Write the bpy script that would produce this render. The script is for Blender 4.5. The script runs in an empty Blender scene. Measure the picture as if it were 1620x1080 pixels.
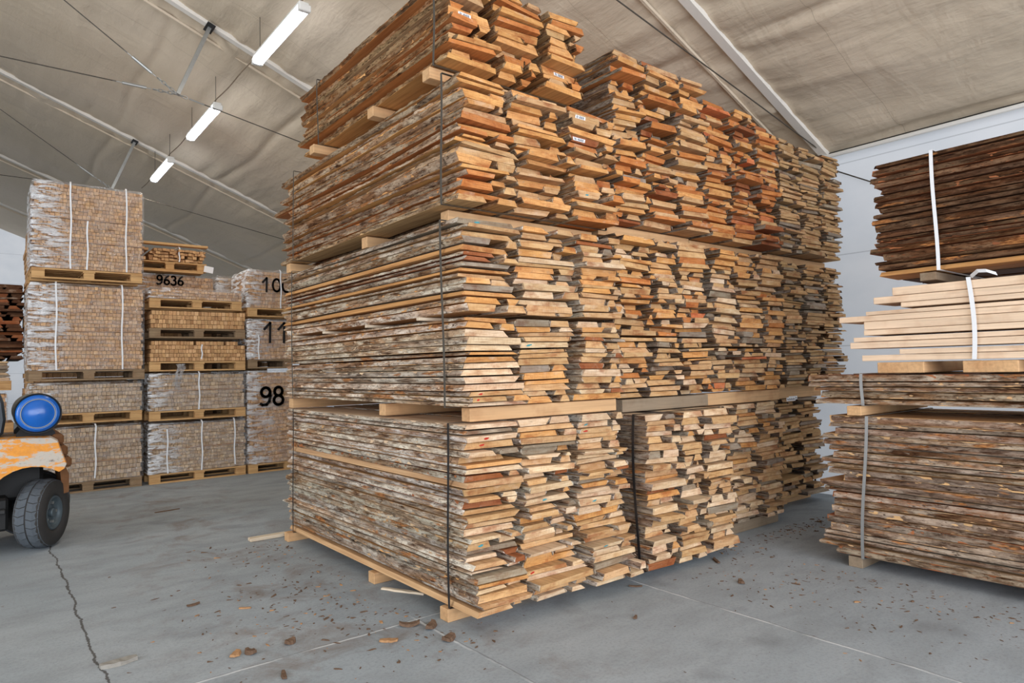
import bpy, math, random
from mathutils import Vector, Matrix, noise as mnoise
random.seed(7)
C = bpy.context.scene.collection
sc = bpy.context.scene
PI = math.pi
rnd = random.random
def U(a, b): return random.uniform(a, b)
def lin(c):
    o = []
    for v in c[:3]:
        v = v / 255.0
        o.append(v / 12.92 if v <= 0.04045 else ((v + 0.055) / 1.055) ** 2.4)
    return (o[0], o[1], o[2], 1.0)

# ------------------------------------------------------------------ materials
class NT:
    def __init__(s, name):
        s.m = bpy.data.materials.new(name); s.m.use_nodes = True
        s.t = s.m.node_tree; s.n = s.t.nodes; s.l = s.t.links
        s.b = s.n['Principled BSDF']; s.out = s.n['Material Output']
    def node(s, typ, **kw):
        n = s.n.new(typ)
        for k, v in kw.items(): setattr(n, k, v)
        return n
    def set(s, sock, v):
        if hasattr(v, 'is_linked') or hasattr(v, 'links'): s.l.new(v, sock)
        else: sock.default_value = v
    def math(s, op, a, b=0.0, c=None, clamp=False):
        n = s.node('ShaderNodeMath', operation=op); n.use_clamp = clamp
        s.set(n.inputs[0], a); s.set(n.inputs[1], b)
        if c is not None: s.set(n.inputs[2], c)
        return n.outputs[0]
    def vmath(s, op, a, b):
        n = s.node('ShaderNodeVectorMath', operation=op)
        s.set(n.inputs[0], a); s.set(n.inputs[1], b)
        return n.outputs[0]
    def mix(s, f, a, b, blend='MIX'):
        n = s.node('ShaderNodeMix', data_type='RGBA', blend_type=blend)
        s.set(n.inputs[0], f); s.set(n.inputs[6], a); s.set(n.inputs[7], b)
        return n.outputs[2]
    def noise(s, vec, scale, detail=4.0, rough=0.55, dist=0.0):
        n = s.node('ShaderNodeTexNoise'); s.l.new(vec, n.inputs['Vector'])
        n.inputs['Scale'].default_value = scale; n.inputs['Detail'].default_value = detail
        n.inputs['Roughness'].default_value = rough; n.inputs['Distortion'].default_value = dist
        return n.outputs['Fac']
    def voro(s, vec, scale, feature='F1'):
        n = s.node('ShaderNodeTexVoronoi', feature=feature); s.l.new(vec, n.inputs['Vector'])
        n.inputs['Scale'].default_value = scale
        return n.outputs['Distance']
    def ramp(s, f, a, b, lo=0.0, hi=1.0):
        n = s.node('ShaderNodeMapRange'); n.clamp = True
        s.l.new(f, n.inputs['Value'])
        for i, v in zip((1, 2, 3, 4), (a, b, lo, hi)): n.inputs[i].default_value = v
        return n.outputs['Result']
    def obj(s): return s.node('ShaderNodeTexCoord').outputs['Object']
    def attr(s, name, out='Color'):
        n = s.node('ShaderNodeAttribute', attribute_type='GEOMETRY'); n.attribute_name = name
        return n.outputs[out]
    def bump(s, h, strength=0.5, dist=0.01):
        n = s.node('ShaderNodeBump'); s.l.new(h, n.inputs['Height'])
        n.inputs['Strength'].default_value = strength; n.inputs['Distance'].default_value = dist
        s.l.new(n.outputs[0], s.b.inputs['Normal'])
    def done(s, col, rough=0.8, metal=0.0, spec=0.3):
        s.set(s.b.inputs['Base Color'], col); s.set(s.b.inputs['Roughness'], rough)
        s.b.inputs['Metallic'].default_value = metal; s.b.inputs['Specular IOR Level'].default_value = spec
        return s.m

def seeded(t):
    off = t.node('ShaderNodeVectorMath', operation='SCALE'); off.inputs[0].default_value = (13.1, 7.7, 3.3)
    t.l.new(t.attr('seed', 'Fac'), off.inputs['Scale'])
    return t.vmath('ADD', t.obj(), off.outputs[0])

def mat_end():
    t = NT('sawn_board_end'); co = seeded(t); tone = t.attr('tone')
    big = t.noise(t.vmath('MULTIPLY', co, (7, 3, 26)), 1.0, 3)
    streak = t.noise(t.vmath('MULTIPLY', co, (9, 3, 170)), 1.0, 4, 0.6)
    saw = t.noise(t.vmath('MULTIPLY', co, (260, 6, 26)), 1.0, 3)
    patch = t.noise(t.vmath('MULTIPLY', co, (5, 2, 9)), 1.0, 5, 0.65)
    c = t.mix(t.ramp(big, .3, .7, 0, 1), t.mix(1.0, tone, lin((224, 206, 188)), 'MULTIPLY'), tone)
    c = t.mix(t.ramp(streak, .48, .72, 0, .5), c, t.mix(1.0, c, lin((150, 112, 84)), 'MULTIPLY'))
    c = t.mix(t.ramp(saw, .52, .75, 0, .35), c, t.mix(1.0, c, lin((160, 130, 108)), 'MULTIPLY'))
    c = t.mix(t.ramp(patch, .53, .66, 0, .6), c, t.mix(1.0, c, lin((178, 106, 62)), 'MULTIPLY'))
    c = t.mix(t.ramp(patch, .24, .42, .5, 0), c, lin((224, 204, 180)))
    gr = t.noise(t.vmath('MULTIPLY', co, (14, 3, 30)), 1, 5, .7)
    c = t.mix(t.ramp(gr, .60, .70, 0, .45), c, lin((150, 124, 100)))
    t.bump(t.math('ADD', streak, saw), .35, .004)
    return t.done(c, .82, 0, .25)
def mat_grain():
    t = NT('sawn_board_face'); co = seeded(t); tone = t.attr('tone')
    g = t.noise(t.vmath('MULTIPLY', co, (42, 1.6, 60)), 1.0, 4, .6)
    p = t.noise(t.vmath('MULTIPLY', co, (4, 1.2, 6)), 1.0, 3)
    c = t.mix(t.ramp(g, .35, .75, 0, .6), tone, t.mix(1.0, tone, lin((150, 112, 80)), 'MULTIPLY'))
    c = t.mix(t.ramp(p, .5, .75, 0, .4), c, t.mix(1.0, c, lin((188, 150, 120)), 'MULTIPLY'))
    t.bump(g, .25, .003)
    return t.done(c, .8, 0, .25)
def mat_bark():
    t = NT('rough_bark'); co = seeded(t); tone = t.attr('bark_tone')
    n1 = t.noise(t.vmath('MULTIPLY', co, (20, 4.5, 40)), 1, 6, .66, .4)
    n2 = t.noise(t.vmath('MULTIPLY', co, (60, 24, 90)), 1, 5, .68, .3)
    v = t.voro(t.vmath('MULTIPLY', co, (1, .45, 1)), 40)
    patch = t.noise(t.vmath('MULTIPLY', co, (2, 1.5, 9)), 1.7, 4, .6)
    lich = t.noise(t.vmath('MULTIPLY', co, (2, 1.4, 8)), 2.4, 7, .72)
    warm = t.noise(t.vmath('MULTIPLY', co, (2, .7, 6)), 1.2, 3)
    dark = t.mix(1.0, tone, lin((112, 94, 82)), 'MULTIPLY')
    c = t.mix(t.ramp(n1, .36, .60), dark, tone)
    c = t.mix(t.ramp(warm, .38, .58, 0, .85), c, t.mix(1.0, c, lin((236, 196, 158)), 'MULTIPLY'))
    c = t.mix(t.math('MULTIPLY', t.ramp(lich, .47, .60, 0, .85), t.ramp(n2, .30, .48)), c, t.mix(1.0, tone, (1.4, 1.5, 1.55, 1), 'MULTIPLY'))
    c = t.mix(t.ramp(n2, .34, .45, .75, 0), c, t.mix(1.0, tone, lin((84, 68, 58)), 'MULTIPLY'))
    c = t.mix(t.ramp(patch, .61, .66, 0, .9), c, t.mix(t.ramp(n2, .35, .6), lin((112, 66, 40)), lin((196, 134, 80))))
    h = t.math('ADD', t.math('MULTIPLY', n1, 1.3), t.math('ADD', n2, t.math('MULTIPLY', v, .5)))
    t.bump(h, .8, .013)
    return t.done(c, .92, 0, .12)
M_END, M_GRAIN, M_BARK = mat_end(), mat_grain(), mat_bark()
BOARD_MATS = [M_GRAIN, M_END, M_BARK]

def mat_plain(name, col, rough=.7, metal=0., spec=.3, var=.0, scale=20):
    t = NT(name); c = lin(col)
    if var:
        n = t.noise(t.obj(), scale, 5, .6)
        c = t.mix(t.ramp(n, .3, .7, 0, var), c, tuple(x * .45 for x in c[:3]) + (1,))
    return t.done(c, rough, metal, spec)
def mat_timber(name, col, axis=0):
    t = NT(name); co = t.obj()
    s = [45, 45, 45]; s[axis] = 1.6
    info = t.node('ShaderNodeObjectInfo').outputs['Random']
    sc_ = t.node('ShaderNodeVectorMath', operation='SCALE'); sc_.inputs[0].default_value = (31, 17, 11); t.l.new(info, sc_.inputs['Scale'])
    co = t.vmath('ADD', co, sc_.outputs[0])
    g = t.noise(t.vmath('MULTIPLY', co, tuple(s)), 1, 4, .6)
    p = t.noise(co, 5, 4)
    c = t.mix(t.ramp(g, .35, .75, 0, .55), lin(col), tuple(x * .5 for x in lin(col)[:3]) + (1,))
    c = t.mix(t.ramp(p, .5, .75, 0, .45), c, t.mix(1., c, lin((190, 150, 112)), 'MULTIPLY'))
    t.bump(g, .2, .003)
    return t.done(c, .8)
M_BEARER = mat_timber('bearer_timber', (214, 172, 126), 0)
M_BEARER_GREY = mat_timber('weathered_bearer', (150, 132, 110), 0)
M_PALLET = mat_timber('pallet_timber', (206, 164, 112), 0)
M_PALLET_GREY = mat_timber('old_pallet_timber', (148, 124, 96), 0)
M_PLANK = mat_timber('planed_pale_wood', (236, 208, 178), 1)
M_LATH = mat_timber('lath', (222, 205, 180), 0)
M_STRAP = mat_plain('black_strap', (38, 36, 36), .45, 0, .4)
M_STRAP_DULL = mat_plain('dull_strap', (78, 72, 64), .5, 0, .4)
M_STEEL = mat_plain('grey_strap', (140, 142, 142), .4, .5, .5)
M_WHITE_STRAP = mat_plain('white_strap', (226, 228, 230), .45, 0, .4)
M_PAPER = mat_plain('white_paper', (235, 236, 238), .7)
M_INK = mat_plain('grey_print', (90, 92, 98), .8)
M_PAINT_BLACK = mat_plain('black_spray_paint', (22, 20, 20), .6)
M_TEAL = mat_plain('teal_paint', (70, 150, 160), .7, var=.4, scale=60)
M_RED = mat_plain('red_paint', (190, 50, 35), .7, var=.4, scale=60)
M_ORANGE = mat_plain('orange_paint', (235, 110, 50), .7, var=.4, scale=60)
M_CHIP = mat_plain('bark_chip', (112, 88, 70), .9, var=.7, scale=60)
M_MORTAR = mat_plain('grey_mortar', (150, 146, 138), .9, var=.4, scale=40)
M_SPLINT = mat_plain('splinter', (176, 134, 94), .8, var=.6, scale=40)
M_METAL = mat_plain('galvanised_steel', (168, 168, 164), .42, .7, .5, var=.25, scale=14)
M_CABLE = mat_plain('steel_cable', (84, 78, 70), .5, .4)
M_DARKSTEEL = mat_plain('dark_steel', (46, 46, 46), .55, .3)

def mat_batten(name, a, b):
    t = NT(name); co = seeded(t)
    tone = t.attr('tone')
    g = t.noise(t.vmath('MULTIPLY', co, (60, 60, 60)), 1, 3)
    p = t.noise(co, 4, 3)
    c = t.mix(t.ramp(g, .35, .7, 0, .4), tone, t.mix(1., tone, lin((165, 128, 96)), 'MULTIPLY'))
    c = t.mix(t.ramp(p, .45, .7, 0, .4), c, t.mix(1., c, lin((190, 160, 130)), 'MULTIPLY'))
    return t.done(c, .8)
M_BATTEN = mat_batten('batten_wood', 0, 0)

def mat_film():
    t = NT('stretch_film'); co0 = t.obj()
    rn = t.node('ShaderNodeObjectInfo').outputs['Random']; so = t.node('ShaderNodeVectorMath', operation='SCALE'); so.inputs[0].default_value = (41, 23, 17); t.l.new(rn, so.inputs['Scale'])
    co = t.vmath('ADD', co0, so.outputs[0])
    w = t.noise(t.vmath('MULTIPLY', co, (5, 5, 26)), 1, 5, .65, .6)
    w2 = t.noise(t.vmath('MULTIPLY', co, (18, 18, 9)), 1, 4, .6, .8)
    big = t.noise(t.vmath('MULTIPLY', co, (2.2, 2.2, 1.5)), 1, 3)
    h = t.math('ADD', w, t.math('MULTIPLY', w2, .6))
    bmp = t.node('ShaderNodeBump'); bmp.inputs['Strength'].default_value = 1.0; bmp.inputs['Distance'].default_value = .05
    t.l.new(h, bmp.inputs['Height'])
    gl = t.node('ShaderNodeBsdfGlossy'); gl.inputs['Roughness'].default_value = .16; gl.inputs['Color'].default_value = (1, 1, 1, 1)
    t.l.new(bmp.outputs[0], gl.inputs['Normal'])
    df = t.node('ShaderNodeBsdfDiffuse'); df.inputs['Color'].default_value = (.92, .93, .95, 1)
    t.l.new(bmp.outputs[0], df.inputs['Normal'])
    tr = t.node('ShaderNodeBsdfTransparent'); tr.inputs['Color'].default_value = (.97, .97, .97, 1)
    sep = t.node('ShaderNodeSeparateXYZ'); t.l.new(co0, sep.inputs[0])
    edge = t.ramp(t.math('ADD', sep.outputs[0], t.math('MULTIPLY', big, 1.1)), -.05, .35, 1, .16)
    streak = t.math('MULTIPLY', t.ramp(w, .43, .54), edge)  # white streaks painted in as glare on the film, heavier toward the left
    m1 = t.node('ShaderNodeMixShader'); t.l.new(t.math('ADD', t.math('MULTIPLY', streak, .92), .02), m1.inputs[0])
    t.l.new(tr.outputs[0], m1.inputs[1]); t.l.new(df.outputs[0], m1.inputs[2])
    m2 = t.node('ShaderNodeMixShader'); t.l.new(t.math('ADD', t.math('MULTIPLY', t.ramp(w2, .45, .7), .16), .03), m2.inputs[0])
    t.l.new(m1.outputs[0], m2.inputs[1]); t.l.new(gl.outputs[0], m2.inputs[2])
    t.l.new(m2.outputs[0], t.out.inputs['Surface'])
    return t.m
M_FILM = mat_film()

def mat_fabric():
    t = NT('tent_lining'); co = t.obj()
    n = t.noise(t.vmath('MULTIPLY', co, (3.5, .9, 3.5)), 1, 5, .55, .5)
    n2 = t.noise(t.vmath('MULTIPLY', co, (1.2, 3.0, 1.2)), 1, 4, .5, .8)
    f = t.noise(co, .5, 3)
    c = t.mix(t.ramp(f, .35, .65), lin((206, 190, 166)), lin((214, 198, 176)))
    fine = t.noise(t.vmath('MULTIPLY', co, (11, 2.4, 11)), 1, 4, .6, .8)
    fine2 = t.noise(t.vmath('MULTIPLY', co, (2.6, 9, 2.6)), 1, 4, .6, 1.2)
    sep = t.node('ShaderNodeSeparateXYZ'); t.l.new(co, sep.inputs[0])
    fr = t.math('FRACT', t.math('DIVIDE', t.math('SUBTRACT', sep.outputs[1], .25), 1.7233))
    seam = t.math('LESS_THAN', t.math('ABSOLUTE', t.math('SUBTRACT', fr, .5)), .006)
    seam2 = t.math('LESS_THAN', t.math('ABSOLUTE', t.math('SUBTRACT', fr, .515)), .002)
    c = t.mix(t.math('MULTIPLY', seam2, .45), c, lin((150, 134, 112)))
    h = t.math('ADD', t.math('ADD', n, n2), t.math('ADD', t.math('MULTIPLY', fine, .32), t.math('ADD', t.math('MULTIPLY', fine2, .14), t.math('MULTIPLY', seam, .25))))
    t.bump(h, .42, .05)
    return t.done(c, .62, 0, .35)
M_FABRIC = mat_fabric()
M_WHITE_FABRIC = mat_plain('white_lining_strip', (228, 222, 212), .6)
M_RAIL_WHITE = mat_plain('white_painted_rail', (224, 222, 216), .5)

def mat_wall(trans=0.0):
    t = NT('white_wall_panel'); co = t.obj()
    sep = t.node('ShaderNodeSeparateXYZ'); t.l.new(co, sep.inputs[0])
    n = t.noise(t.vmath('MULTIPLY', co, (1, .8, 1.4)), 1.3, 4)
    fr = t.math('FRACT', t.math('DIVIDE', t.math('ADD', sep.outputs[2], .37), 1.02))
    seam = t.math('MULTIPLY', t.math('LESS_THAN', fr, .012), .35)
    c = t.mix(t.ramp(n, .35, .7), lin((230, 232, 234)), lin((218, 222, 226)))
    c = t.mix(seam, c, lin((120, 122, 124)))
    m = t.done(c, .6)
    if trans:       # tent membrane: some daylight comes through the sheet
        tl = t.node('ShaderNodeBsdfTranslucent'); t.l.new(c, tl.inputs['Color'])
        mx = t.node('ShaderNodeMixShader'); mx.inputs[0].default_value = trans
        t.l.new(t.b.outputs[0], mx.inputs[1]); t.l.new(tl.outputs[0], mx.inputs[2]); t.l.new(mx.outputs[0], t.out.inputs['Surface'])
    return m
M_WALL = mat_wall()
M_WALL_SHEET = mat_wall(.55)

def mat_floor():
    t = NT('concrete_floor'); co = t.obj()
    sep = t.node('ShaderNodeSeparateXYZ'); t.l.new(co, sep.inputs[0]); X, Y = sep.outputs[0], sep.outputs[1]
    big = t.noise(co, .55, 5, .6, .3); mid = t.noise(t.vmath('MULTIPLY', co, (1.6, 3.2, 1)), 1.4, 6, .62, .4); fine = t.noise(co, 55, 5, .7)
    speck = t.noise(co, 140, 3, .8)
    c = t.mix(t.ramp(big, .3, .7), lin((144, 154, 161)), lin((164, 171, 176)))
    c = t.mix(t.ramp(mid, .42, .72, 0, .45), c, lin((122, 126, 128)))
    c = t.mix(t.ramp(fine, .48, .72, 0, .4), c, lin((106, 108, 108)))
    c = t.mix(t.ramp(speck, .60, .72, 0, .35), c, lin((196, 198, 198)))
    # brown sawdust and bark dust trodden in round the stacks
    dust = t.noise(t.vmath('MULTIPLY', co, (2.2, 2.2, 1)), 1.1, 6, .7, .6)
    near = t.ramp(t.math('ABSOLUTE', t.math('ADD', X, .55)), .2, 1.3, 1, 0)
    c = t.mix(t.math('MULTIPLY', t.math('MULTIPLY', t.ramp(dust, .5, .72), near), .75), c, lin((112, 92, 76)))
    stain = t.noise(co, 1.9, 3, .5)
    c = t.mix(t.ramp(stain, .60, .74, 0, .40), c, lin((92, 94, 96)))
    wob = t.math('SUBTRACT', t.noise(co, 1.7, 5, .65), .5)
    wobf = t.math('SUBTRACT', t.noise(co, 14, 3, .6), .5)
    W = t.math('ADD', t.math('MULTIPLY', wob, .10), t.math('MULTIPLY', wobf, .015))
    def line(coord, at, amp, w, gate=None):
        d = t.math('ABSOLUTE', t.math('ADD', t.math('SUBTRACT', coord, at), t.math('MULTIPLY', W, amp)))
        f = t.ramp(d, w * .5, w, 1, 0)
        if gate is not None: f = t.math('MULTIPLY', f, gate)
        return f
    # pale saw-cut joints
    broken = t.ramp(t.noise(co, 3.1, 4, .6), .38, .52)
    for coord, at, gate in ((X, 1.38, t.ramp(Y, -.2, -.1, 1, 0)), (X, -.13, t.ramp(Y, .2, .3, 1, 0)), (Y, .2, t.ramp(X, .1, .2, 1, 0)), (Y, 7.3, None)):
        f = line(coord, at, .5, .012, gate)
        c = t.mix(t.math('MULTIPLY', f, t.math('MULTIPLY', broken, .6)), c, lin((226, 230, 232)))
        f2 = line(coord, t.math('ADD', .009, at), .5, .005, gate)
        c = t.mix(t.math('MULTIPLY', f2, .5), c, lin((86, 86, 86)))
    # dark crack running past the forklift wheel
    f = line(X, -1.70, 1.6, .009)
    c = t.mix(t.math('MULTIPLY', f, .85), c, lin((62, 58, 54)))
    t.bump(t.math('ADD', t.math('MULTIPLY', fine, .6), mid), .25, .01)
    return t.done(c, t.ramp(mid, .3, .7, .62, .85), 0, .35)
M_FLOOR = mat_floor()

def mat_yellow():
    t = NT('worn_yellow_paint'); co = t.obj()
    n = t.noise(t.vmath('MULTIPLY', co, (5, 5, 16)), 1, 7, .7, .5); n2 = t.noise(co, 24, 5, .7)
    s = t.math('ADD', t.math('MULTIPLY', n, .75), t.math('MULTIPLY', n2, .25))
    c = t.mix(t.ramp(n2, .35, .7), lin((230, 152, 46)), lin((208, 130, 38)))
    c = t.mix(t.ramp(s, .48, .53), c, lin((188, 178, 164)))
    c = t.mix(t.ramp(s, .60, .66), c, lin((112, 96, 84)))
    t.bump(s, .2, .004)
    return t.done(c, .55, 0, .4)
M_YELLOW = mat_yellow()
M_RUST = mat_plain('rusty_iron', (124, 84, 52), .8, .1, .3, var=.6, scale=18)
M_TYRE = mat_plain('grey_rubber', (86, 92, 98), .85, 0, .25, var=.35, scale=10)
M_TYRE_SIDE = mat_plain('black_rubber', (58, 56, 54), .8, 0, .25, var=.3, scale=14)
M_RIM = mat_plain('dull_rim', (88, 100, 106), .5, .4, .4, var=.5, scale=22)
M_BLUE = mat_plain('blue_enamel', (18, 92, 176), .22, 0, .5, var=.12, scale=10)
M_CYL = mat_plain('grey_cylinder', (160, 162, 158), .5, .2, .4, var=.4, scale=12)
M_SEAT = mat_plain('grey_vinyl', (58, 66, 74), .5, 0, .4)
M_BLACK = mat_plain('black_iron', (28, 28, 28), .6)
def mat_emit(name, col, st):
    t = NT(name); t.b.inputs['Emission Color'].default_value = lin(col); t.b.inputs['Emission Strength'].default_value = st
    return t.done(lin((240, 240, 240)), .4)
M_TUBE = mat_emit('lit_tube', (236, 244, 255), 12.0)

# ------------------------------------------------------------------ object helpers
def link(name, verts, faces, mats, fm=None, parent=None, loc=(0, 0, 0), smooth=False):
    me = bpy.data.meshes.new(name)
    me.from_pydata(verts, [], faces)
    for m in (mats if isinstance(mats, (list, tuple)) else [mats]): me.materials.append(m)
    if fm is not None: me.polygons.foreach_set('material_index', fm)
    if smooth: me.polygons.foreach_set('use_smooth', [True] * len(me.polygons))
    me.update()
    o = bpy.data.objects.new(name, me); C.objects.link(o)
    o.location = loc
    if parent is not None: o.parent = parent
    return o
def attrs(o, tone=None, seed=None, bark=None):
    me = o.data; n = len(me.vertices)
    for nm, v in (('tone', tone), ('bark_tone', bark)):
        if v is None: continue
        a = me.attributes.new(nm, 'FLOAT_COLOR', 'POINT')
        if isinstance(v, tuple): v = list(v) * n
        a.data.foreach_set('color', v)
    if seed is not None:
        a = me.attributes.new('seed', 'FLOAT', 'POINT')
        a.data.foreach_set('value', seed if isinstance(seed, list) else [seed] * n)
def tag(o, label=None, cat=None, group=None, kind=None):
    if label: o['label'] = label
    if cat: o['category'] = cat
    if group: o['group'] = group
    if kind: o['kind'] = kind
    return o
def empty(name, loc, label, cat, group=None, rz=0):
    o = bpy.data.objects.new(name, None); C.objects.link(o); o.location = loc; o.rotation_euler = (0, 0, rz)
    o.empty_display_size = .1
    return tag(o, label, cat, group)
class MB:
    def __init__(s): s.v = []; s.f = []; s.m = []
    def add(s, vs, fs, m=0):
        b = len(s.v); s.v += [tuple(p) for p in vs]; s.f += [tuple(b + i for i in q) for q in fs]; s.m += [m] * len(fs); return s
    def box(s, x0, x1, y0, y1, z0, z1, m=0, bev=0.0, jit=0.0):
        j = lambda: U(-jit, jit) if jit else 0
        if bev <= 0:
            vs = [(x + j(), y + j(), z + j()) for x in (x0, x1) for y in (y0, y1) for z in (z0, z1)]
            return s.add(vs, [(0, 1, 3, 2), (4, 6, 7, 5), (0, 4, 5, 1), (2, 3, 7, 6), (0, 2, 6, 4), (1, 5, 7, 3)], m)
        import itertools
        b = min(bev, (x1 - x0) * .45, (y1 - y0) * .45, (z1 - z0) * .45)
        lo, hi = (x0, y0, z0), (x1, y1, z1); vs = []; idx = {}
        for cx, cy, cz in itertools.product((0, 1), repeat=3):
            for ax in range(3):
                p = []
                for k, c in enumerate((cx, cy, cz)):
                    base = hi[k] if c else lo[k]
                    p.append(base if k == ax else base + (-b if c else b))
                idx[(cx, cy, cz, ax)] = len(vs); vs.append(p)
        fs = []
        def q(*k): fs.append(tuple(idx[i] for i in k))
        for ax in range(3):
            o1, o2 = [k for k in range(3) if k != ax]
            for side in (0, 1):
                ring = []
                for a, bb in ((0, 0), (1, 0), (1, 1), (0, 1)):
                    c = [0, 0, 0]; c[ax] = side; c[o1] = a; c[o2] = bb
                    ring.append((*c, ax))
                q(*(ring if (side == 1) == (ax != 1) else ring[::-1]))
        for ax in range(3):
            o1, o2 = [k for k in range(3) if k != ax]
            for a in (0, 1):
                for bb in (0, 1):
                    c0 = [0, 0, 0]; c0[o1] = a; c0[o2] = bb; c1 = list(c0); c1[ax] = 1
                    q((*c0, o1), (*c1, o1), (*c1, o2), (*c0, o2))
        for cx, cy, cz in itertools.product((0, 1), repeat=3):
            q((cx, cy, cz, 0), (cx, cy, cz, 1), (cx, cy, cz, 2))
        return s.add(vs, fs, m)
    def tube(s, pts, r, n=8, m=0, cap=True):
        pts = [Vector(p) for p in pts]; rings = []; L = len(pts)
        up = None
        for i, p in enumerate(pts):
            d = (pts[min(i + 1, L - 1)] - pts[max(i - 1, 0)]).normalized()
            if up is None or abs(up.dot(d)) > .98:
                up = Vector((0, 0, 1)) if abs(d.z) < .9 else Vector((1, 0, 0))
            a = d.cross(up).normalized(); b = a.cross(d); up = b
            rr = r[i] if isinstance(r, (list, tuple)) else r
            rings.append([p + (a * math.cos(2 * PI * k / n) + b * math.sin(2 * PI * k / n)) * rr for k in range(n)])
        vs = [v for R_ in rings for v in R_]; fs = []
        for i in range(L - 1):
            for k in range(n):
                fs.append((i * n + k, i * n + (k + 1) % n, (i + 1) * n + (k + 1) % n, (i + 1) * n + k))
        if cap: fs += [tuple(range(n))[::-1], tuple((L - 1) * n + k for k in range(n))]
        return s.add(vs, fs, m)
    def lathe(s, prof, axis=Vector((0, 0, 1)), org=Vector((0, 0, 0)), n=32, m=0):
        axis = Vector(axis).normalized(); a = axis.orthogonal().normalized(); b = axis.cross(a); org = Vector(org); L = len(prof)
        vs = [org + axis * h + (a * math.cos(2 * PI * k / n) + b * math.sin(2 * PI * k / n)) * r for r, h in prof for k in range(n)]
        fs = [(i * n + k, i * n + (k + 1) % n, (i + 1) * n + (k + 1) % n, (i + 1) * n + k) for i in range(L - 1) for k in range(n)]
        return s.add(vs, fs, m)
    def ribbon(s, pts, wdir, w, nrm_th=.0015, m=0):
        """flat band through pts, width w along wdir, with a little thickness"""
        pts = [Vector(p) for p in pts]; wd = Vector(wdir).normalized() * (w / 2); L = len(pts); vs = []
        for i, p in enumerate(pts):
            d = (pts[min(i + 1, L - 1)] - pts[max(i - 1, 0)]).normalized(); nn = d.cross(wd).normalized() * nrm_th
            vs += [p - wd - nn, p + wd - nn, p + wd + nn, p - wd + nn]
        fs = []
        for i in range(L - 1):
            for k in range(4):
                fs.append((i * 4 + k, i * 4 + (k + 1) % 4, (i + 1) * 4 + (k + 1) % 4, (i + 1) * 4 + k))
        fs += [(3, 2, 1, 0), tuple((L - 1) * 4 + k for k in range(4))]
        return s.add(vs, fs, m)
    def prism(s, poly, y0, y1, m=0):
        """polygon in x,z extruded along y"""
        n = len(poly); vs = [(x, y0, z) for x, z in poly] + [(x, y1, z) for x, z in poly]
        fs = [tuple(range(n)), tuple(range(2 * n - 1, n - 1, -1))] + [(k, k + n, (k + 1) % n + n, (k + 1) % n) for k in range(n)]
        return s.add(vs, fs, m)
    def build(s, name, mats, parent=None, loc=(0, 0, 0), smooth=False):
        l = Vector(loc)
        vs = [tuple(Vector(v) - l) for v in s.v] if parent is None else s.v
        return link(name, vs, s.f, mats, s.m, parent, loc if parent is None else (0, 0, 0), smooth)
def centre(o):
    """put a single-mesh thing's origin at its base centre"""
    me = o.data; xs = [v.co for v in me.vertices]
    lo = Vector([min(v[i] for v in xs) for i in range(3)]); hi = Vector([max(v[i] for v in xs) for i in range(3)])
    c = Vector(((lo.x + hi.x) / 2, (lo.y + hi.y) / 2, lo.z))
    me.transform(Matrix.Translation(-c)); o.location = Vector(o.location) + c
    return o

ORD = ['', 'first', 'second', 'third', 'fourth', 'fifth', 'sixth', 'seventh', 'eighth', 'ninth', 'tenth', 'eleventh', 'twelfth', 'thirteenth', 'fourteenth',
       'fifteenth', 'sixteenth', 'seventeenth', 'eighteenth', 'nineteenth', 'twentieth', 'twenty-first', 'twenty-second', 'twenty-third', 'twenty-fourth',
       'twenty-fifth', 'twenty-sixth', 'twenty-seventh', 'twenty-eighth', 'twenty-ninth', 'thirtieth', 'thirty-first', 'thirty-second', 'thirty-third', 'thirty-fourth']

# ------------------------------------------------------------------ setting
EX, EZ, SL = 5.35, 3.85, .39           # eaves line and roof slope
RX = -4.0                              # ridge
def roof(x): return EZ + SL * (EX - x) if x > RX else EZ + SL * (EX - RX) - SL * (RX - x)
LX = 2 * RX - EX
YN, YF = -9.0, 25.0
fl = MB().add([(LX - 8, YN - 14, 0), (EX + 8, YN - 14, 0), (EX + 8, YF + 2, 0), (LX - 8, YF + 2, 0)], [(0, 1, 2, 3)]).build('floor', M_FLOOR)
tag(fl, kind='structure')
w = MB().add([(EX, YN, 0), (EX, YF, 0), (EX, YF, EZ + .02), (EX, YN, EZ + .02)], [(0, 1, 2, 3)]).build('wall_right', M_WALL_SHEET); tag(w, kind='structure')
w = MB().box(LX - .08, LX, YN, YF, 0, EZ + .02).build('wall_left', M_WALL); tag(w, kind='structure')
w = MB().add([(LX, YF, 0), (EX, YF, 0), (EX, YF, EZ), (RX, YF, roof(RX)), (LX, YF, EZ)], [(0, 1, 2, 3, 4)]).build('wall_back', M_WALL_SHEET); tag(w, kind='structure')

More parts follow.
